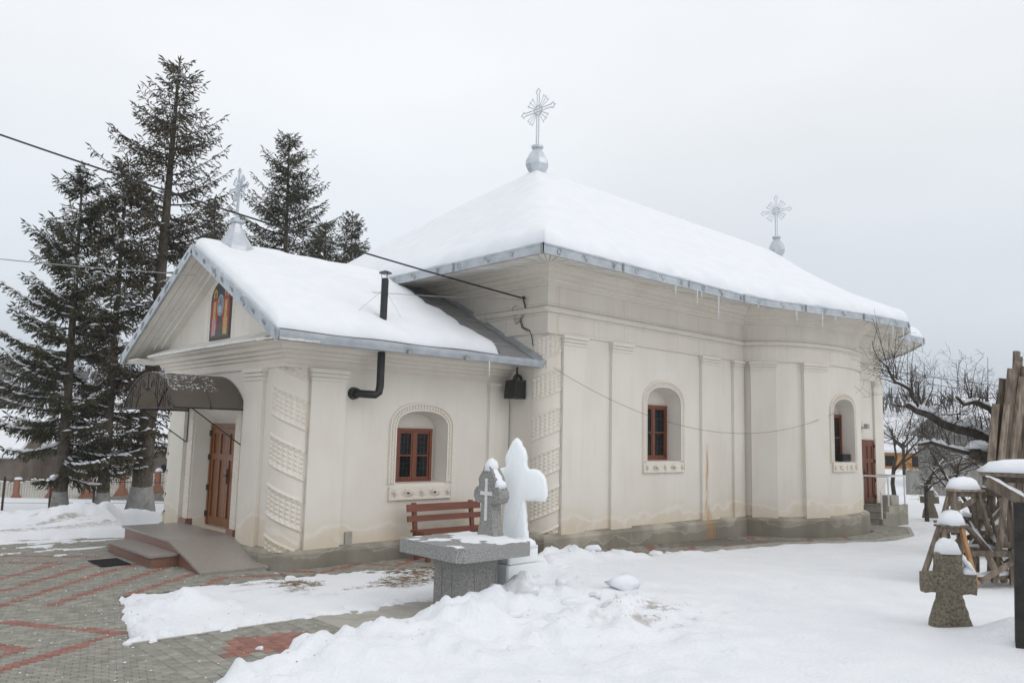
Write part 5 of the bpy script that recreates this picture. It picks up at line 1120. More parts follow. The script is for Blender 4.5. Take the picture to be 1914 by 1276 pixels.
# ------------------------------------------------------------------ spruces
def kites(P_, D_, L_, W_):
    """needle sprays: two crossed slim blades along each twig"""
    n = len(P_); r = nrs.normal(size=(n, 3)); s1 = np.cross(D_, r); s1 /= np.linalg.norm(s1, axis=1, keepdims=True) + 1e-9; s2 = np.cross(D_, s1)
    V = []
    for s_ in (s1, s2):
        m_ = P_ + D_ * (L_ * .45)[:, None]; V.append(np.stack([P_, m_ + s_ * (W_ / 2)[:, None], P_ + D_ * L_[:, None], m_ - s_ * (W_ / 2)[:, None]], 1))
    V = np.concatenate(V, 0); return V.reshape(-1, 3), np.arange(len(V) * 4).reshape(-1, 4)
def gz_at(x, y): return float(height(np.array([x]), np.array([y]))[0])
def spruce(x, y, top, R_, clear, label, seed, lean=(0, 0), white=True, needle='needle', dens=1.0, snowy=0.0, tr=.22, sparse=0.0, taper=5.0, low=()):
    rs = np.random.RandomState(seed); zb = gz_at(x, y) - .1; H_ = top - zb
    t = thing('spruce_tree', (x, y, zb), label, 'tree', 'spruces behind the porch')
    def axis(z): f_ = z / H_; return np.array([x + lean[0] * f_, y + lean[1] * f_, zb + z])
    zs = np.linspace(0, H_ * .985, 16); rad = [tr * (1 - .93 * (q / H_)) * (1 + .55 * math.exp(-q / .35)) for q in zs]
    wz = .75
    tk = MB(); zz = [q for q in zs]; tk.tube([axis(q) for q in zs], rad, 10)
    tk.mi = [1 if (white and sum(tk.v[i][2] for i in f_) / len(f_) < zb + wz) else 0 for f_ in tk.f]
    tk.build('trunk', ['bark', 'limewash'], t, smooth=True)
    if white:
        zs2 = np.linspace(0, wz, 6); wm = MB(); wm.tube([axis(q) for q in zs2], [tr * (1 - .93 * (q / H_)) * (1 + .55 * math.exp(-q / .35)) + .006 for q in zs2], 12, caps=False); wm.build('limewash_band', 'limewash', t, smooth=True)
    br = MB(); PP, DD, LL, WW = [], [], [], []; SN = []
    z = clear
    low = list(low)
    while z < H_ - .25:
        f_ = (z - clear) / (H_ - clear); nb_ = rs.randint(4, 7); Lr = R_ * min(1.0, (H_ - z) / taper) ** .85 * (0.6 + .4 * min(1, f_ * 4 + .4)) + .10
        for k in range(nb_):
            if rs.rand() < sparse * (1 - f_): continue
            az = rs.rand() * 6.283; L_ = Lr * rs.uniform(.55, 1.12); u = np.array([math.cos(az), math.sin(az), 0]); dr = -.35 + .75 * f_ + rs.normal() * .10; upc = .28 + rs.rand() * .15
            p0 = axis(z + rs.uniform(-.1, .1)); npt = 7; pts = []
            side = np.array([-u[1], u[0], 0]); wob = rs.normal() * .10
            for i in range(npt):
                q = i / (npt - 1); pts.append(p0 + u * L_ * q + side * wob * L_ * q * q + np.array([0, 0, L_ * (dr * q + upc * q * q * (1.0 if f_ < .8 else .6))]))
            br.tube(pts, [max(.006, .030 * (L_ / 2.5) * (1 - q / npt) + .004) for q in range(npt)], 4, caps=False)
            pts = np.array(pts); ntw = int(L_ * 21 * dens) + 4
            for j in range(ntw):
                q = .12 + .88 * (j + rs.rand()) / ntw; b_ = pts[0] * 0; ii = min(npt - 2, int(q * (npt - 1))); fr_ = q * (npt - 1) - ii; b_ = pts[ii] * (1 - fr_) + pts[ii + 1] * fr_; tg_ = pts[ii + 1] - pts[ii]; tg_ /= np.linalg.norm(tg_)
                sg = 1 if j % 2 else -1; tl = (.16 + .42 * (1 - q) * min(1, L_ / 1.6)) * rs.uniform(.6, 1.25)
                d = tg_ * .65 + side * sg * rs.uniform(.5, 1.0) + np.array([0, 0, -rs.uniform(.15, 1.1)]); d /= np.linalg.norm(d)
                n_ = max(2, int(tl / .065))
                for i in range(n_):
                    dd = d * .9 + rs.normal(size=3) * .30 + np.array([0, 0, -.12 * i / n_]); dd /= np.linalg.norm(dd)
                    PP.append(b_ + d * tl * i / n_); DD.append(dd); LL.append(rs.uniform(.11, .22)); WW.append(rs.uniform(.026, .048))
                if rs.rand() < snowy * (.35 + .65 * (1 - f_)): SN.append((b_ + np.array([0, 0, .02]), tg_ * .6 + d * .4, rs.uniform(.10, .28)))
            PP.append(pts[-1] - u * .05); DD.append(np.array([u[0] * .8, u[1] * .8, .45])); LL.append(.28); WW.append(.06)
        z += (.24 + .20 * (1 - f_)) * rs.uniform(.7, 1.25)
    for k in range(26): PP.append(axis(H_ * .985 - rs.rand() * .9)); a = rs.rand() * 6.28; DD.append(np.array([math.cos(a) * .7, math.sin(a) * .7, .7])); LL.append(rs.uniform(.12, .3)); WW.append(.05)
    br.build('branches', 'bark_dark', t, kind='stuff')
    V, F = kites(np.array(PP), np.array(DD), np.array(LL), np.array(WW)); me = bpy.data.meshes.new('crown'); np_mesh(me, V - np.array([x, y, zb]), F); link_mesh(me, 'crown', needle, t)
    if SN:
        s_ = MB()
        for p, d, l in SN:
            d = Vector(d).normalized(); a = Vector(p) - d * l / 2; s_.ridge(a, a + d * l, l * .45, .045, 3, 5, .3)
        s_.build('branch_snow', 'snow', t, smooth=True, kind='stuff')
    return t
spruce(9.16, 27.68, 14.25, 2.15, 2.5, 'tallest spruce, its thick limewashed trunk rising beside the porch', 3, lean=(-.5, -2.0), tr=.33, snowy=.09, needle='needle_brown', dens=.62, taper=4.8, sparse=.25)
spruce(7.93, 27.46, 10.6, 1.45, 1.5, 'slender brownish spruce with limewashed foot between the bushy and the tallest spruce', 5, lean=(-.5, -1.4), tr=.19, snowy=.18, dens=.75, taper=4.0, needle='needle_brown')
spruce(6.81, 27.83, 10.1, 2.25, 1.3, 'bushy spruce with limewashed foot and long low boughs over the wire fence', 8, lean=(-.5, -1.3), tr=.20, snowy=.34, dens=1.15, taper=5.2)
spruce(14.5, 35.0, 12.4, 1.7, 2.0, 'young spruce whose tip shows between the tallest spruce and the porch cross', 17, lean=(-1.0, -.8), white=False, tr=.18, needle='needle_brown', dens=.8, taper=4)
spruce(16.1, 31.8, 15.0, 2.5, 2.0, 'dense dark spruce rising behind the porch ridge', 21, lean=(-.9, -1.0), white=False, tr=.26, dens=.8, snowy=.03, taper=5.4)
spruce(19.4, 34.2, 12.2, 2.0, 2.0, 'shorter spruce half hidden by the nave roof beside the dense dark spruce', 27, lean=(-.7, -.7), white=False, tr=.2, taper=4.5)
spruce(22.0, 35.9, 13.6, 1.5, 2.0, 'narrow spruce nearest the nave roof slope, standing alone', 31, lean=(-.9, -.8), white=False, tr=.18, dens=.8, taper=4)
# ------------------------------------------------------------------ wire fence in front, concrete picket fence behind
wf = thing('wire_fence', (6.0, 30.1, -1.0), 'low wire mesh fence with rusty steel posts under the spruces', 'fence')
for k in range(11):
    x = 0.3 + k * 1.35; z = gz_at(x, 30.1); mb = MB(); mb.box(x - .03, 30.07, z - .2, x + .03, 30.13, z + 1.08); mb.build('fence_post', 'rust', wf)
mb = MB()
for zz in (.25, .98): mb.tube([(0.3 + k * 1.35, 30.06, gz_at(.3 + k * 1.35, 30.1) + zz) for k in range(11)], .012 if zz > .5 else .006, 4)
mb.build('top_rail', 'rust', wf)
mb = MB(); zr = [gz_at(.3 + k * .9, 30.1) for k in range(16)]
for k in range(150):
    x = .3 + k * .09; z = np.interp(x, [.3 + q * .9 for q in range(16)], zr); mb.tube([(x, 30.06, z + .0), (x + .9, 30.06, z + .98)], .0022, 3); mb.tube([(x + .9, 30.06, z + .0), (x, 30.06, z + .98)], .0022, 3)
o = mb.build('wire_mesh', 'wire_grey', wf); o['kind'] = 'stuff'
pf = thing('picket_fence', (11.0, 41.2, -1.5), 'white concrete picket fence with brown buttressed posts and rubble footing', 'fence')
fd = Vector((4.94, -4.7, 0)).normalized(); fn = Vector((-fd.y, fd.x, 0)); F0 = Vector((8.76, 43.37, 0))
def fp(s_, dn=0.0): p = F0 + fd * s_ - fn * dn; p.z = -1.72 + .085 * s_; return p
for k in range(-2, 10):
    s_ = k * 1.66; p = fp(s_); mb = MB(); zz = p.z
    mb.beam(p + Vector((0, 0, -.2)), p + Vector((0, 0, 1.08)), .22, .22, upv=(fd.x, fd.y, 0))
    for sg in (1, -1): q = p + fd * sg * .11; vs = [q - fn * .10, q + fd * sg * .28 - fn * .10, q + Vector((0, 0, .50)) - fn * .10, q + fn * .10, q + fd * sg * .28 + fn * .10, q + Vector((0, 0, .50)) + fn * .10]; mb.add(vs, [(0, 1, 2), (5, 4, 3), (0, 3, 4, 1), (1, 4, 5, 2), (2, 5, 3, 0)])
    mb.build('fence_post', 'fence_post', pf); sn = MB(); sn.dome((p.x, p.y, zz + 1.07), .34, .34, .16, rot=math.atan2(fd.y, fd.x), pw=2.3, n=7); sn.build('post_snow', 'snow', pf, smooth=True)
    if k == 9: break
    for j in range(11):
        a = fp(s_ + .17 + j * .125); h_ = .92 + .12 * math.sin(math.pi * (j + .5) / 11) + (.10 if j == 5 else 0); pk = MB(); pk.beam(a + Vector((0, 0, .10)), a + Vector((0, 0, h_)), .085, .05, upv=(fn.x, fn.y, 0)); pk.build('picket', 'picket', pf)
        if j % 2 == 0: sn = MB(); sn.dome((a.x, a.y, a.z + h_), .16, .10, .07, pw=2.2, n=5); sn.build('picket_snow', 'snow', pf, smooth=True)
    for za in (.14, .50, .80): pk = MB(); a, b = fp(s_ + .1), fp(s_ + 1.56); pk.beam(a + Vector((0, 0, za)) + fn * .03, b + Vector((0, 0, za)) + fn * .03, .05, .12); pk.build('fence_rail', 'picket', pf)
mb = MB(); a, b = fp(-4, .05), fp(16, .05); mb.beam(a + Vector((0, 0, -.25)), b + Vector((0, 0, -.25)), .35, .62); mb.build('rubble_footing', 'rubble', pf)
# ------------------------------------------------------------------ houses beyond
def house(name, c, ang, L_, Wd, hw, hr, wall, label, eave=.3, snow=True, cat='house', wins=()):
    t = thing(name, c, label, cat); d = Vector((math.cos(ang), math.sin(ang), 0)); n_ = Vector((-d.y, d.x, 0)); C_ = Vector(c)
    def pt(u, v, z): q = C_ + d * u + n_ * v; return (q.x, q.y, c[2] + z)
    a, b = L_ / 2, Wd / 2; mb = MB()
    mb.add([pt(-a, -b, -.5), pt(a, -b, -.5), pt(a, b, -.5), pt(-a, b, -.5), pt(-a, -b, hw), pt(a, -b, hw), pt(a, b, hw), pt(-a, b, hw), pt(-a, 0, hr), pt(a, 0, hr)], [(0, 1, 5, 4), (1, 2, 6, 9, 5), (2, 3, 7, 6), (3, 0, 4, 8, 7)]); mb.build('wall', wall, t)
    for nm, mat, z0, th in (('roof', 'galv_dark', 0, .06), ('roof_snow', 'snow', .065, .2)):
        mb = MB()
        for sg in (1, -1):
            e = b + eave; ze = hw - (hr - hw) / b * eave
            lo = [pt(-a - eave, sg * e, ze + z0), pt(a + eave, sg * e, ze + z0), pt(a + eave, 0, hr + z0), pt(-a - eave, 0, hr + z0)]; hi = [(q[0], q[1], q[2] + th) for q in lo]
            mb.add(lo + hi, [(0, 1, 2, 3), (7, 6, 5, 4), (0, 4, 5, 1), (1, 5, 6, 2), (3, 7, 4, 0)])
        mb.build(nm, mat, t)
    for u, v, ww, hh, zz in wins:
        mb = MB(); sgn = 1 if v > 0 else -1; q0 = pt(u - ww / 2, v, zz); o_ = n_ * (.03 * sgn); vs = [Vector(pt(u + s1 * ww / 2, v, zz + s2 * hh)) + o_ * k for k in (0, 1) for s1, s2 in ((-1, 0), (1, 0), (1, 1), (-1, 1))]; mb.add(vs, [(0, 1, 2, 3), (7, 6, 5, 4), (0, 4, 5, 1), (1, 5, 6, 2), (2, 6, 7, 3), (3, 7, 4, 0)]); mb.build('window', 'painted_shade', t)
    return t
AL = math.radians(-43)
house('house', (8.0, 57.0, -2.0), AL, 11, 6, 2.3, 4.6, 'house_tan', 'low tan farmhouse with snowy roof behind the picket fence', wins=((-2, -3.0, .8, .9, .9), (1.5, -3.0, .8, .9, .9)))
house('house', (17.5, 52.0, -2.0), AL, 12, 6, 2.7, 4.3, 'house_tan', 'long low outbuilding with snowy roof beyond the spruce trunks', cat='outbuilding', wins=((-3, -3.0, .7, .8, 1.0), (2.5, -3.0, .7, .8, 1.0)))
house('barn', (21.5, 47.5, -2.0), math.radians(47), 7, 5, 3.4, 6.4, 'barn', 'dark timber barn with steep snowy roof beside the porch corner', cat='barn')
house('house', (29.0, 55.0, -2.0), AL, 9, 7, 3.0, 5.6, 'house_yellow', 'yellow walled house glimpsed behind the dark barn')
def lowwall(name, p, q, z0, z1, th, mat, label, cat, snow=.12):
    t = thing(name, (p[0], p[1], z0), label, cat); mb = MB(); mb.beam((p[0], p[1], (z0 + z1) / 2), (q[0], q[1], (z0 + z1) / 2), th, z1 - z0); mb.build('panel', mat, t)
    d = Vector((q[0] - p[0], q[1] - p[1], 0)); n = max(4, int(d.length / .8)); sn = MB(); sn.ridge((p[0], p[1], z1), (q[0], q[1], z1), th * 1.3, snow, n * 3, 7, .5); sn.build('snow_top', 'snow', t, smooth=True); return t
lowwall('garden_wall', (15.5, 43.0), (23.5, 36.5), -2.0, .15, .3, 'barn', 'dark low garden wall capped with snow behind the picket fence', 'wall', .28)
# right-hand background
house('house', (66.0, 25.6, -0.4), math.radians(-48), 4.6, 4, 1.9, 3.2, 'house_orange', 'orange walled house with snowy roof far beyond the side stairs', wins=((-1, -2.0, .7, .8, .7), (1, -2.0, .7, .8, .7)))
house('shed', (46.0, 12.0, 0.0), math.radians(-44), 7.5, 4, 2.6, 3.4, 'shed', 'grey board shed with shallow snowy roof behind the apple tree', cat='shed')
house('house', (70.0, 14.0, 0.2), math.radians(-48), 9, 7, 2.8, 5.4, 'shed', 'grey house with snowy roof behind the board shed')
bf = thing('board_fence', (39.0, 11.3, 0), 'weathered grey board fence at the back of the yard', 'fence'); fd2 = Vector((.70, -.714, 0)); 
for k in range(46):
    p = Vector((35.5, 13.2, 0)) + fd2 * (k * .17); mb = MB(); mb.beam(p + Vector((0, 0, -.3)), p + Vector((0, 0, .92 + .05 * rnd.random())), .155, .025, upv=(-fd2.y, fd2.x, 0)); mb.build('fence_board', 'shed', bf)
# ------------------------------------------------------------------ heap of wooden trestles
def trestle(x, y, z, L_, h, spread, rot, tilt, label, snow=.0, mat='oldwood', fresh=False):
    t = thing('trestle', (x, y, z), label, 'trestle', 'wooden trestles heaped in the snow')
    Rm = Matrix.Rotation(rot, 3, 'Z') @ Matrix.Rotation(tilt, 3, 'X')
    def pt(a, b, c): q = Rm @ Vector((a, b, c)); return (x + q.x, y + q.y, z + q.z)
    mb = MB(); mb.beam(pt(-L_ / 2, 0, h - .05), pt(L_ / 2, 0, h - .05), .11, .085, upv=Rm @ Vector((0, 0, 1))); mb.build('top_beam', mat, t)
    mb = MB(); mb.beam(pt(-L_ / 2 - .03, 0, h), pt(L_ / 2 + .03, 0, h), .20, .03, upv=Rm @ Vector((0, 0, 1))); mb.build('top_board', mat, t)
    for i, sx in enumerate((-1, 1)):
        for j, sy in enumerate((-1, 1)):
            mb = MB(); mb.beam(pt(sx * (L_ / 2 - .05), sy * .04, h - .03), pt(sx * (L_ / 2 + .04), sy * spread, 0), .075, .045, upv=Rm @ Vector((1, 0, 0))); mb.build('leg', 'freshwood' if (fresh and i == 1 and j == 0) else mat, t)
        mb = MB(); mb.beam(pt(sx * (L_ / 2 - .01), -spread * .62, h * .42), pt(sx * (L_ / 2 - .01), spread * .62, h * .42), .03, .09); mb.build('cross_piece', mat, t)
    mb = MB(); mb.beam(pt(-L_ / 2, spread * .6, h * .40), pt(L_ / 2, -spread * .15, h * .85), .025, .07); mb.build('brace', mat, t)
    if snow:
        sn = MB(); c = pt(0, 0, h + .012); sn.dome(c, L_ + .06, .21, snow * .9, rot=rot, pw=2.4); sn.build('snow_cap', 'snow', t, smooth=True)
    return t
vr = math.radians
trestle(12.82, 4.00, .74, .46, .62, .17, vr(-40), .03, 'small trestle perched on top of the heap with a thick rounded snow cap', .19)
trestle(12.45, 4.04, .06, .34, .80, .17, vr(-45), -.04, 'low trestle with one pale new leg beside the stone cross', .22, fresh=True)
trestle(13.05, 3.72, .08, .55, 1.30, .22, vr(52), .10, 'tall narrow trestle standing upright at the front of the heap', .06)
trestle(13.42, 3.52, .08, .60, 1.28, .22, vr(40), -.10, 'tall trestle leaning away next to the dark post', .07)
trestle(13.35, 4.20, .08, 1.0, .78, .24, vr(-20), .05, 'broad trestle at the bottom of the heap carrying the perched one', .10)
trestle(14.1, 3.80, .08, .9, 1.0, .24, vr(-60), -.06, 'trestle at the back of the heap half covered with snow', .14)
trestle(13.0, 3.9, .30, .8, .55, .2, vr(10), 1.2, 'trestle tipped on its side in the middle of the heap', .0)
for p, q, w_, lab in (((12.55, 3.80, .16), (13.7, 3.30, .18), .16, 'snow topped plank lying in front of the trestles'), ((13.1, 3.65, .60), (13.75, 3.95, .66), .12, 'plank wedged across the legs of the tall trestles'), ((12.9, 4.15, .95), (13.6, 3.7, .88), .10, 'short plank bridging the heap under the perched trestle'), ((12.95, 3.55, .1), (13.15, 4.1, 1.0), .09, 'loose batten leaning against the heap of trestles'), ((13.2, 3.5, .1), (12.75, 3.95, .85), .10, 'batten propped diagonally between the low and the tall trestle'), ((13.6, 3.45, .45), (12.9, 4.05, .52), .13, 'wide board laid through the heap at knee height'), ((13.0, 4.3, .1), (13.3, 3.6, 1.15), .08, 'thin batten crossing the tall narrow trestle'), ((13.7, 3.55, 1.0), (13.1, 3.85, .75), .11, 'short board slanting down behind the tall trestles')):
    t = thing('plank', p, lab, 'plank'); mb = MB(); mb.beam(p, q, w_, .05); mb.build('board', 'oldwood', t); sn = MB(); sn.ridge(Vector(p) + Vector((0, 0, .024)), Vector(q) + Vector((0, 0, .024)), w_ * .95, .06); sn.build('snow_top', 'snow', t, smooth=True)
# ------------------------------------------------------------------ roofed post at the edge of the yard
sh = thing('roofed_post', (8.72, 2.26, 0), 'dark wooden post carrying a small snow laden board roof', 'shelter')
mb = MB(); mb.beam((8.72, 2.27, -.2), (8.67, 2.20, 1.49), .14, .14, upv=(.95, .3, 0)); mb.build('post', 'darkwood', sh)
mb = MB(); mb.beam((9.15, .85, -.2), (9.13, .83, 1.70), .14, .14, upv=(.95, .3, 0)); mb.build('post', 'darkwood', sh)
d = Vector((.33, -.944, 0)); n_ = Vector((.944, .33, 0)); o = Vector((8.54, 2.50, 1.735))
for k in range(4):
    mb = MB(); a = o + n_ * (.02 + .14 * k) + Vector((0, 0, .004 * (k % 2))); mb.beam(a, a + d * 1.8, .132, .035); mb.build('roof_board', 'oldwood', sh)
mb = MB(); mb.beam((8.52, 2.46, 1.675), (8.69, 2.16, 1.46), .11, .085, upv=(0, 0, 1)); mb.build('brace', 'oldwood', sh)
mb = MB(); mb.beam(Vector((8.75, 2.55, 1.685)), Vector((8.75, 2.55, 1.685)) + d * 1.7, .06, .06); mb.build('purlin', 'oldwood', sh)
sn = MB(); c = o + d * .92 + n_ * .22; sn.dome((c.x, c.y, 1.757), 1.86, .56, .125, rot=math.atan2(d.y, d.x), n=17, pw=6, jit=.05); sn.build('snow_top', 'snow', sh, smooth=True)
sn = MB(); sn.ridge((8.52, 2.455, 1.715), (8.70, 2.14, 1.495), .10, .045); sn.build('snow_top', 'snow', sh, smooth=True)
# ------------------------------------------------------------------ bundle of slab boards standing round the old tree
slabs = []
for k in range(38):
    f_ = k / 37; bx_, by_ = 16.62 + f_ * .75, 4.86 - f_ * .85; slabs.append(((bx_ + rnd.uniform(-.06, .10), by_ + rnd.uniform(-.05, .05), 0), (bx_ + .12 + rnd.uniform(-.10, .15), by_ - .36 + rnd.uniform(-.16, .16), rnd.choice((2.6, 3.0, 3.3, 3.5, 3.7, 3.8, 3.4)) * (.80 + .2 * min(1, f_ * 4))), rnd.uniform(.07, .19)))
for k, (p, q, w_) in enumerate(slabs):
    mb = MB(); P0, Q0 = Vector(p), Vector(q); a_ = rnd.uniform(.3, 1.2); mb.beam(P0, Q0, w_, .03 + .02 * (k % 3), upv=(math.cos(a_), math.sin(a_), 0), taper=rnd.uniform(.6, 1.0)); mb.build('rough_board', 'oldwood', None, p, label='rough sawn board standing upright in the bundle behind the snowy apple limb', cat='board', group='sawn boards standing in a bundle')
# ------------------------------------------------------------------ bare trees
def grow(br, rs, p, d, L_, r, lvl, spread, upb, twig_min=.0022, snow=None, kids=(3, 5), shrink=.62):
    n = 4; pts = [np.array(p, float)]; d = np.array(d, float); d /= np.linalg.norm(d)
    for i in range(n):
        d = d + rs.normal(size=3) * spread * .28 + np.array([0, 0, upb * .12]); d /= np.linalg.norm(d); pts.append(pts[-1] + d * L_ / n)
    r1 = max(twig_min, r * .55); br.tube(pts, list(np.linspace(r, r1, n + 1)), 5 if r > .02 else (4 if r > .008 else 3), caps=False)
    if snow is not None and r > .012 and abs(d[2]) < .75:
        for i in range(n):
            if rs.rand() < .75: ra = r + (r1 - r) * i / n; snow.append((pts[i] + np.array([0, 0, ra * .55]), pts[i + 1] + np.array([0, 0, ra * .5]), ra * 1.7))
    if lvl <= 0: return
    for k in range(rs.randint(*kids)):
        q = rs.uniform(.25, 1.0); ii = min(n - 1, int(q * n)); b_ = pts[ii] + (pts[ii + 1] - pts[ii]) * (q * n - ii); a = rs.normal(size=3); a -= a.dot(d) * d; a /= np.linalg.norm(a) + 1e-9
        nd_ = d * rs.uniform(.4, .9) + a * rs.uniform(.5, 1.0) * (1 + spread) + np.array([0, 0, upb * rs.uniform(.2, .8)])
        grow(br, rs, b_, nd_, L_ * shrink * rs.uniform(.7, 1.25), max(twig_min, r1 * rs.uniform(.5, .85)), lvl - 1, spread, upb, twig_min, snow, kids, shrink)
def snow_on(sn, L_):
    for a, b, w_ in L_: sn.ridge(a, b, max(.024, w_ * 1.1), max(.018, w_ * .8), 3, 5, .35)
def bare_tree(x, y, H_, seed, label, r=.07, spread=.5, upb=.35, lvl=4, snow=False, lean=(0, 0), clear=.35, group=None, mat='bark_dark'):
    rs = np.random.RandomState(seed); zb = gz_at(x, y) - .05; t = thing('bare_tree', (x, y, zb), label, 'tree', group); tk = MB(); top = np.array([x + lean[0], y + lean[1], zb + H_ * clear])
    mid = np.array([x + lean[0] * .4 + rs.normal() * .05, y + lean[1] * .4 + rs.normal() * .05, zb + H_ * clear * .5]); tk.tube([(x, y, zb), mid, top], [r * 1.25, r, r * .85], 8); tk.build('trunk', mat, t, smooth=True)
    br = MB(); SNW = [] if snow else None
    for k in range(rs.randint(3, 6)):
        a = rs.rand() * 6.28; grow(br, rs, top - np.array([0, 0, rs.rand() * .25 * H_ * clear]), (math.cos(a) * (.4 + spread), math.sin(a) * (.4 + spread), 1.0), H_ * (1 - clear) * .5, r * .6, lvl - 1, spread, upb, .004, SNW)
    br.build('crown', mat, t)
    if SNW: s_ = MB(); snow_on(s_, SNW); s_.build('branch_snow', 'snow', t, smooth=True, kind='stuff')
    return t
# old apple tree: crooked snowy limb reaching towards the church
at_ = thing('apple_tree', (17.9, 4.55, 0), 'gnarled old apple tree with a snow covered limb stretching towards the church', 'tree')
rs = np.random.RandomState(5); tk = MB(); tk.tube([(17.95, 4.5, -.1), (17.9, 4.6, .8), (17.95, 4.65, 1.5), (17.8, 4.75, 1.95)], [.26, .21, .20, .17], 10); tk.build('trunk', 'bark_dark', at_, smooth=True)
lb = MB(); SNW = []
limb = [(17.8, 4.75, 1.9), (17.55, 4.98, 2.12), (17.3, 5.18, 2.28), (17.07, 5.37, 2.32), (16.85, 5.55, 2.42), (16.62, 5.75, 2.60), (16.45, 5.9, 2.66), (16.30, 6.02, 2.78)]; lr = [.13, .115, .10, .095, .085, .075, .065, .045]
lb.tube(limb, lr, 8)
up_ = [(16.5, 5.86, 2.66), (16.40, 5.93, 2.88), (16.34, 5.97, 3.08), (16.22, 6.06, 3.16), (16.08, 6.15, 3.22), (15.98, 6.22, 3.42), (15.96, 6.24, 3.52)]; lb.tube(up_, [.05, .045, .04, .033, .028, .024, .02], 7)
lim2 = [(17.85, 4.7, 1.8), (17.6, 4.7, 2.3), (17.35, 4.85, 2.72), (17.1, 5.05, 2.86), (16.95, 5.2, 2.8), (16.85, 5.3, 2.95)]; lb.tube(lim2, [.10, .08, .06, .05, .04, .03], 7)
lim3 = [(17.55, 5.0, 2.1), (17.2, 5.2, 1.85), (16.9, 5.5, 1.95), (16.7, 5.75, 2.05), (16.5, 5.9, 2.0)]; lb.tube(lim3, [.06, .05, .042, .035, .025], 6)
lim4 = [(17.9, 4.6, 1.6), (18.1, 4.3, 2.4), (18.3, 4.1, 3.0), (18.2, 3.9, 3.4)]; lb.tube(lim4, [.12, .09, .06, .04], 7)
stub = [(17.3, 4.95, 1.78), (17.05, 5.12, 1.86)]; lb.tube(stub, [.12, .11], 9)
lb.build('limb', 'bark_dark', at_, smooth=True)
tw = MB()
for path, rr in ((limb, .030), (up_, .018), (lim2, .024), (lim3, .020), (lim4, .026)):
    for a, b in zip(path[:-1], path[1:]):
        a = np.array(a); b = np.array(b)
        for k in range(4): q = rs.rand(); dd = rs.normal(size=3) * .55 + np.array([-.15, .15, .75]); grow(tw, rs, a + (b - a) * q, dd, rs.uniform(.35, .75), rr * rs.uniform(.3, .65), 3, .75, .30, .0022, SNW, (2, 4), .66)
        for k in range(2): q = rs.rand(); grow(tw, rs, a + (b - a) * q, (rs.normal() * .10, rs.normal() * .10, 1), rs.uniform(.5, 1.05), .008, 1, .15, .5, .003, None, (0, 3), .5)
tw.build('twigs', 'bark_dark', at_, kind='stuff')
s_ = MB(); snow_on(s_, SNW)
for path, lr_ in ((limb, lr), (lim2, [.08, .07, .055, .045, .035, .03]), (lim3, [.05] * 5), (up_[2:5], [.03] * 3)):
    for (a, b), r_ in zip(zip(path[:-1], path[1:]), lr_): s_.ridge(Vector(a) + Vector((0, 0, r_ * .6)), Vector(b) + Vector((0, 0, r_ * .6)), r_ * 2.3, r_ * 1.6, 5, 7, .45)
s_.dome((17.15, 5.05, 1.95), .5, .3, .16, rot=-.8, pw=2.2); s_.build('branch_snow', 'snow', at_, smooth=True, kind='stuff')
bare_tree(25.6, 9.0, 3.6, 41, 'young bare tree with forked trunk beside the far stone cross', r=.055, spread=.55, lvl=4, clear=.33, snow=True)
bare_tree(23.2, 6.9, 3.4, 43, 'thin leaning bare sapling between the side stairs and the apple tree', r=.05, spread=.6, lvl=4, lean=(-.5, .4), snow=True)
bare_tree(22.0, 6.2, 3.6, 44, 'bare fruit tree with curved dark stem in front of the board shed', r=.06, spread=.65, lvl=4, lean=(.3, -.3), snow=True)
bare_tree(30.0, 11.6, 4.6, 47, 'bare tree close to the church corner behind the white railing', r=.075, spread=.5, lvl=4)
bare_tree(31.5, 10.0, 4.4, 53, 'bushy bare tree in front of the grey board fence', r=.07, spread=.7, lvl=4)
bare_tree(27.5, 7.0, 4.2, 59, 'bare tree with wide thin crown behind the apple limb', r=.07, spread=.7, lvl=4, snow=True)
bare_tree(52.0, 19.5, 6.0, 61, 'taller bare tree by the orange walled house', r=.10, spread=.6, lvl=4)
bare_tree(5.4, 46.0, 6.5, 67, 'pale bare tree near the tan farmhouse beyond the fence', r=.10, spread=.5, lvl=4)
bare_tree(14.0, 45.0, 3.6, 71, 'small bare fruit tree with snowy boughs behind the picket fence', r=.08, spread=.8, lvl=3, snow=True)
bare_tree(17.2, 43.4, 3.6, 73, 'dark fruit tree with snowy boughs close to the dark garden wall', r=.08, spread=.8, lvl=3, snow=True)
# ------------------------------------------------------------------ loose snow lumps and dead grass
lumpm = []
for k in range(4):
    rs = np.random.RandomState(90 + k); bm = bmesh.new(); bmesh.ops.create_icosphere(bm, subdivisions=2, radius=1.0)
    for v in bm.verts: v.co *= 1 + rs.normal() * .16; v.co.z *= .7; v.co.x += .3 * math.sin(v.co.y * 3 + k)
    me = bpy.data.meshes.new('snow_lump'); bm.to_mesh(me); bm.free(); me.materials.append(MAT['snow']); me.polygons.foreach_set('use_smooth', np.ones(len(me.polygons), bool)); lumpm.append(me)
def lump(x, y, s_, sink=.25):
    o = bpy.data.objects.new('snow_lump', rnd.choice(lumpm)); COL.objects.link(o); o.location = (x, y, max(0.0, gz_at(x, y)) + s_ * (.7 - sink)); o.scale = (s_ * rnd.uniform(.8, 1.3), s_ * rnd.uniform(.8, 1.3), s_); o.rotation_euler = (0, 0, rnd.uniform(0, 6)); return o
spots = [(2.58, 7.86, .035, 'small snow lump at the corner of the path'), (3.45, 6.98, .035, 'small snow lump on the red diamond of the path'), (6.98, 6.55, .08, 'square snow clod against the ice blocks'), (7.6, 6.1, .16, 'large snow clod in the rough snow right of the ice blocks')]
for x, y, s_, lab in spots: props(lump(x, y, s_), lab, 'snow lump')
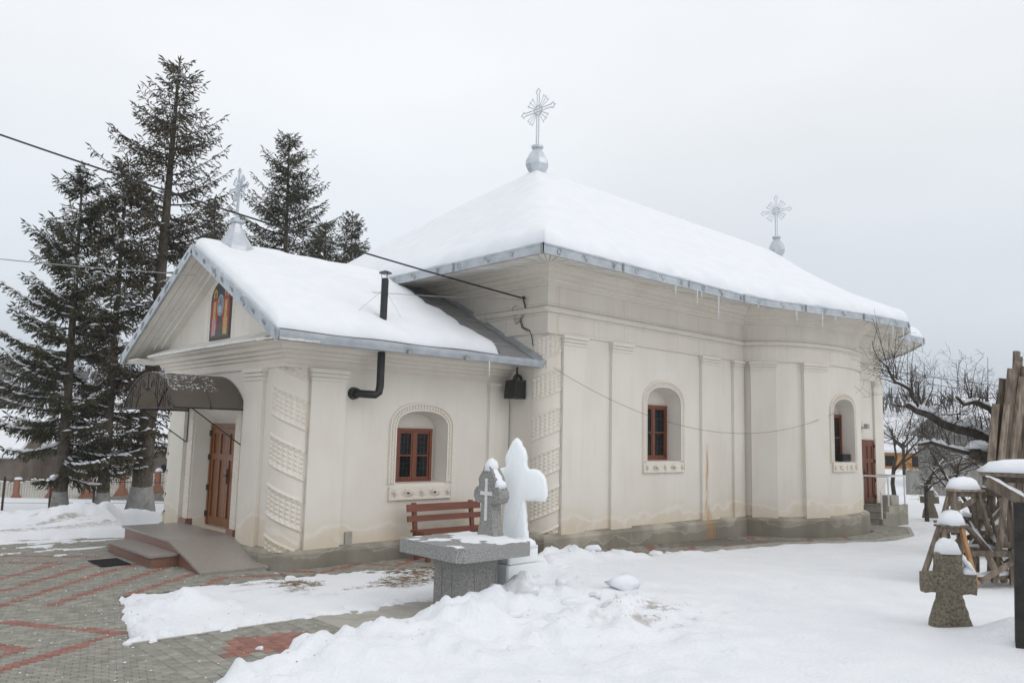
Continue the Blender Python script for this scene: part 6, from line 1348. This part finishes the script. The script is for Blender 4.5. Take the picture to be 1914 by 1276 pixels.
for k in range(20):
    a = rnd.random(); x, y = (8.4 + a * 3.4, 8.45 + .1 * a + rnd.uniform(-.45, .0)) if k < 12 else (rnd.uniform(4.2, 7.6), rnd.uniform(4.9, 6.6))
    props(lump(x, y, rnd.uniform(.04, .10), .62), 'rounded snow lump on the shovelled bank', 'snow lump', 'snow lumps along the shovelled bank')
# blades of dead grass in the thin patches
okm = (dirt > .35) & (GX > 4) & (GX < 17) & (GY > 6) & (GY < 11); gi = np.argwhere(okm); sel = gi[nrs.choice(len(gi), min(len(gi), 2600), replace=False)] if len(gi) else []
if len(sel):
    P0 = np.stack([GX[sel[:, 0], sel[:, 1]], GY[sel[:, 0], sel[:, 1]], GZ[sel[:, 0], sel[:, 1]]], -1) + np.concatenate([nrs.uniform(-.03, .03, (len(sel), 2)), np.zeros((len(sel), 1))], 1)
    Dg = np.concatenate([nrs.normal(size=(len(sel), 2)) * 1.1, np.abs(nrs.normal(size=(len(sel), 1))) * .45 + .1], 1); Dg /= np.linalg.norm(Dg, axis=1, keepdims=True)
    V, F = kites(P0, Dg, nrs.uniform(.03, .07, len(sel)), np.full(len(sel), .0045)); me = bpy.data.meshes.new('dead_grass'); np_mesh(me, V, F); o = link_mesh(me, 'dead_grass', 'grass_dry'); props(o, 'tufts of flattened brown grass showing through thin snow', 'grass', kind='stuff')
# crumbs of snow on the paving
P0 = []
while len(P0) < 420:
    x, y = nrs.uniform(1.2, 5.0), nrs.uniform(6.3, 14)
    if sdist(np.array([x]), np.array([y]), PLAZA)[0] > 0 or sdist(np.array([x]), np.array([y]), PATHP)[0] > 0: P0.append((x, y, .0))
P0 = np.array(P0); a = nrs.rand(len(P0)) * 6.28; Dg = np.stack([np.cos(a), np.sin(a), np.full(len(P0), .12)], -1); V, F = kites(P0, Dg, nrs.uniform(.008, .035, len(P0)), nrs.uniform(.008, .02, len(P0)))
me = bpy.data.meshes.new('snow_crumbs'); np_mesh(me, V, F); o = link_mesh(me, 'snow_crumbs', 'snow'); props(o, 'crumbs of snow scattered over the pavers', 'snow', kind='stuff')

# ------------------------------------------------------------------ distant bare woods on the hillsides: one mass
rs = np.random.RandomState(77); n = 9000; a = rs.uniform(-.35, 1.9, n); r = 130 + 330 * rs.rand(n) ** .8; x = r * np.cos(a); y = r * np.sin(a)
keep = fbm(x * .012 + 3, y * .012, 4) > np.where(a > 1.0, .44, .60); x, y = x[keep], y[keep]; z = terrain_base(x, y); n = len(x)
h = rs.uniform(4, 9, n); P0 = []; D0 = []; L0 = []; W0 = []
for k in range(5):
    d = np.stack([rs.normal(size=n) * .28, rs.normal(size=n) * .28, np.ones(n)], -1); d /= np.linalg.norm(d, axis=1, keepdims=True); P0.append(np.stack([x, y, z - .3 + (0 if k == 0 else .2) * h], -1)); D0.append(d); L0.append(h * rs.uniform(.6, 1, n)); W0.append(h * rs.uniform(.03, .10, n))
V, F = kites(np.concatenate(P0), np.concatenate(D0), np.concatenate(L0), np.concatenate(W0)); me = bpy.data.meshes.new('distant_wood'); np_mesh(me, V, F); o = link_mesh(me, 'distant_wood', 'bark_dark'); props(o, 'bare grey woods covering the far snowy hillsides', 'wood', kind='stuff')
# ------------------------------------------------------------------ winter haze
hz = MB(); hz.box(-480, -480, -4.5, 620, 620, 46.0); m, t, b = newmat('winter_haze'); t.nodes.remove(b)
pv = t.nodes.new('ShaderNodeVolumePrincipled'); pv.inputs['Color'].default_value = (0.95, 0.97, 1.0, 1); pv.inputs['Density'].default_value = 0.0009; pv.inputs['Anisotropy'].default_value = 0.1
t.links.new(pv.outputs[0], t.nodes['Material Output'].inputs['Volume']); MAT['haze'] = m
hz.build('haze', 'haze', kind='stuff')

# grit and bark crumbs thrown up with the shovelled snow
rs = np.random.RandomState(99); P0 = []
for cx0, cy0, sx, sy, k in ((6.9, 5.3, .5, .35, 90), (3.3, 6.1, .35, .2, 30), (5.0, 5.3, 1.2, .5, 25), (3.4, 8.6, .5, .4, 25), (4.6, 17.2, 1.0, .6, 60)):
    x = cx0 + rs.normal(size=k) * sx; y = cy0 + rs.normal(size=k) * sy; z = height(x, y); P0.append(np.stack([x, y, z + .004], -1)[z > .01])
P0 = np.concatenate(P0); a = rs.rand(len(P0)) * 6.28; Dg = np.stack([np.cos(a), np.sin(a), rs.rand(len(P0)) * .3], -1); V, F = kites(P0, Dg, rs.uniform(.006, .022, len(P0)), rs.uniform(.004, .010, len(P0)))
me = bpy.data.meshes.new('grit'); np_mesh(me, V, F); o = link_mesh(me, 'grit', 'grass_dry'); props(o, 'brown grit and bark crumbs on the shovelled snow', 'grit', kind='stuff')
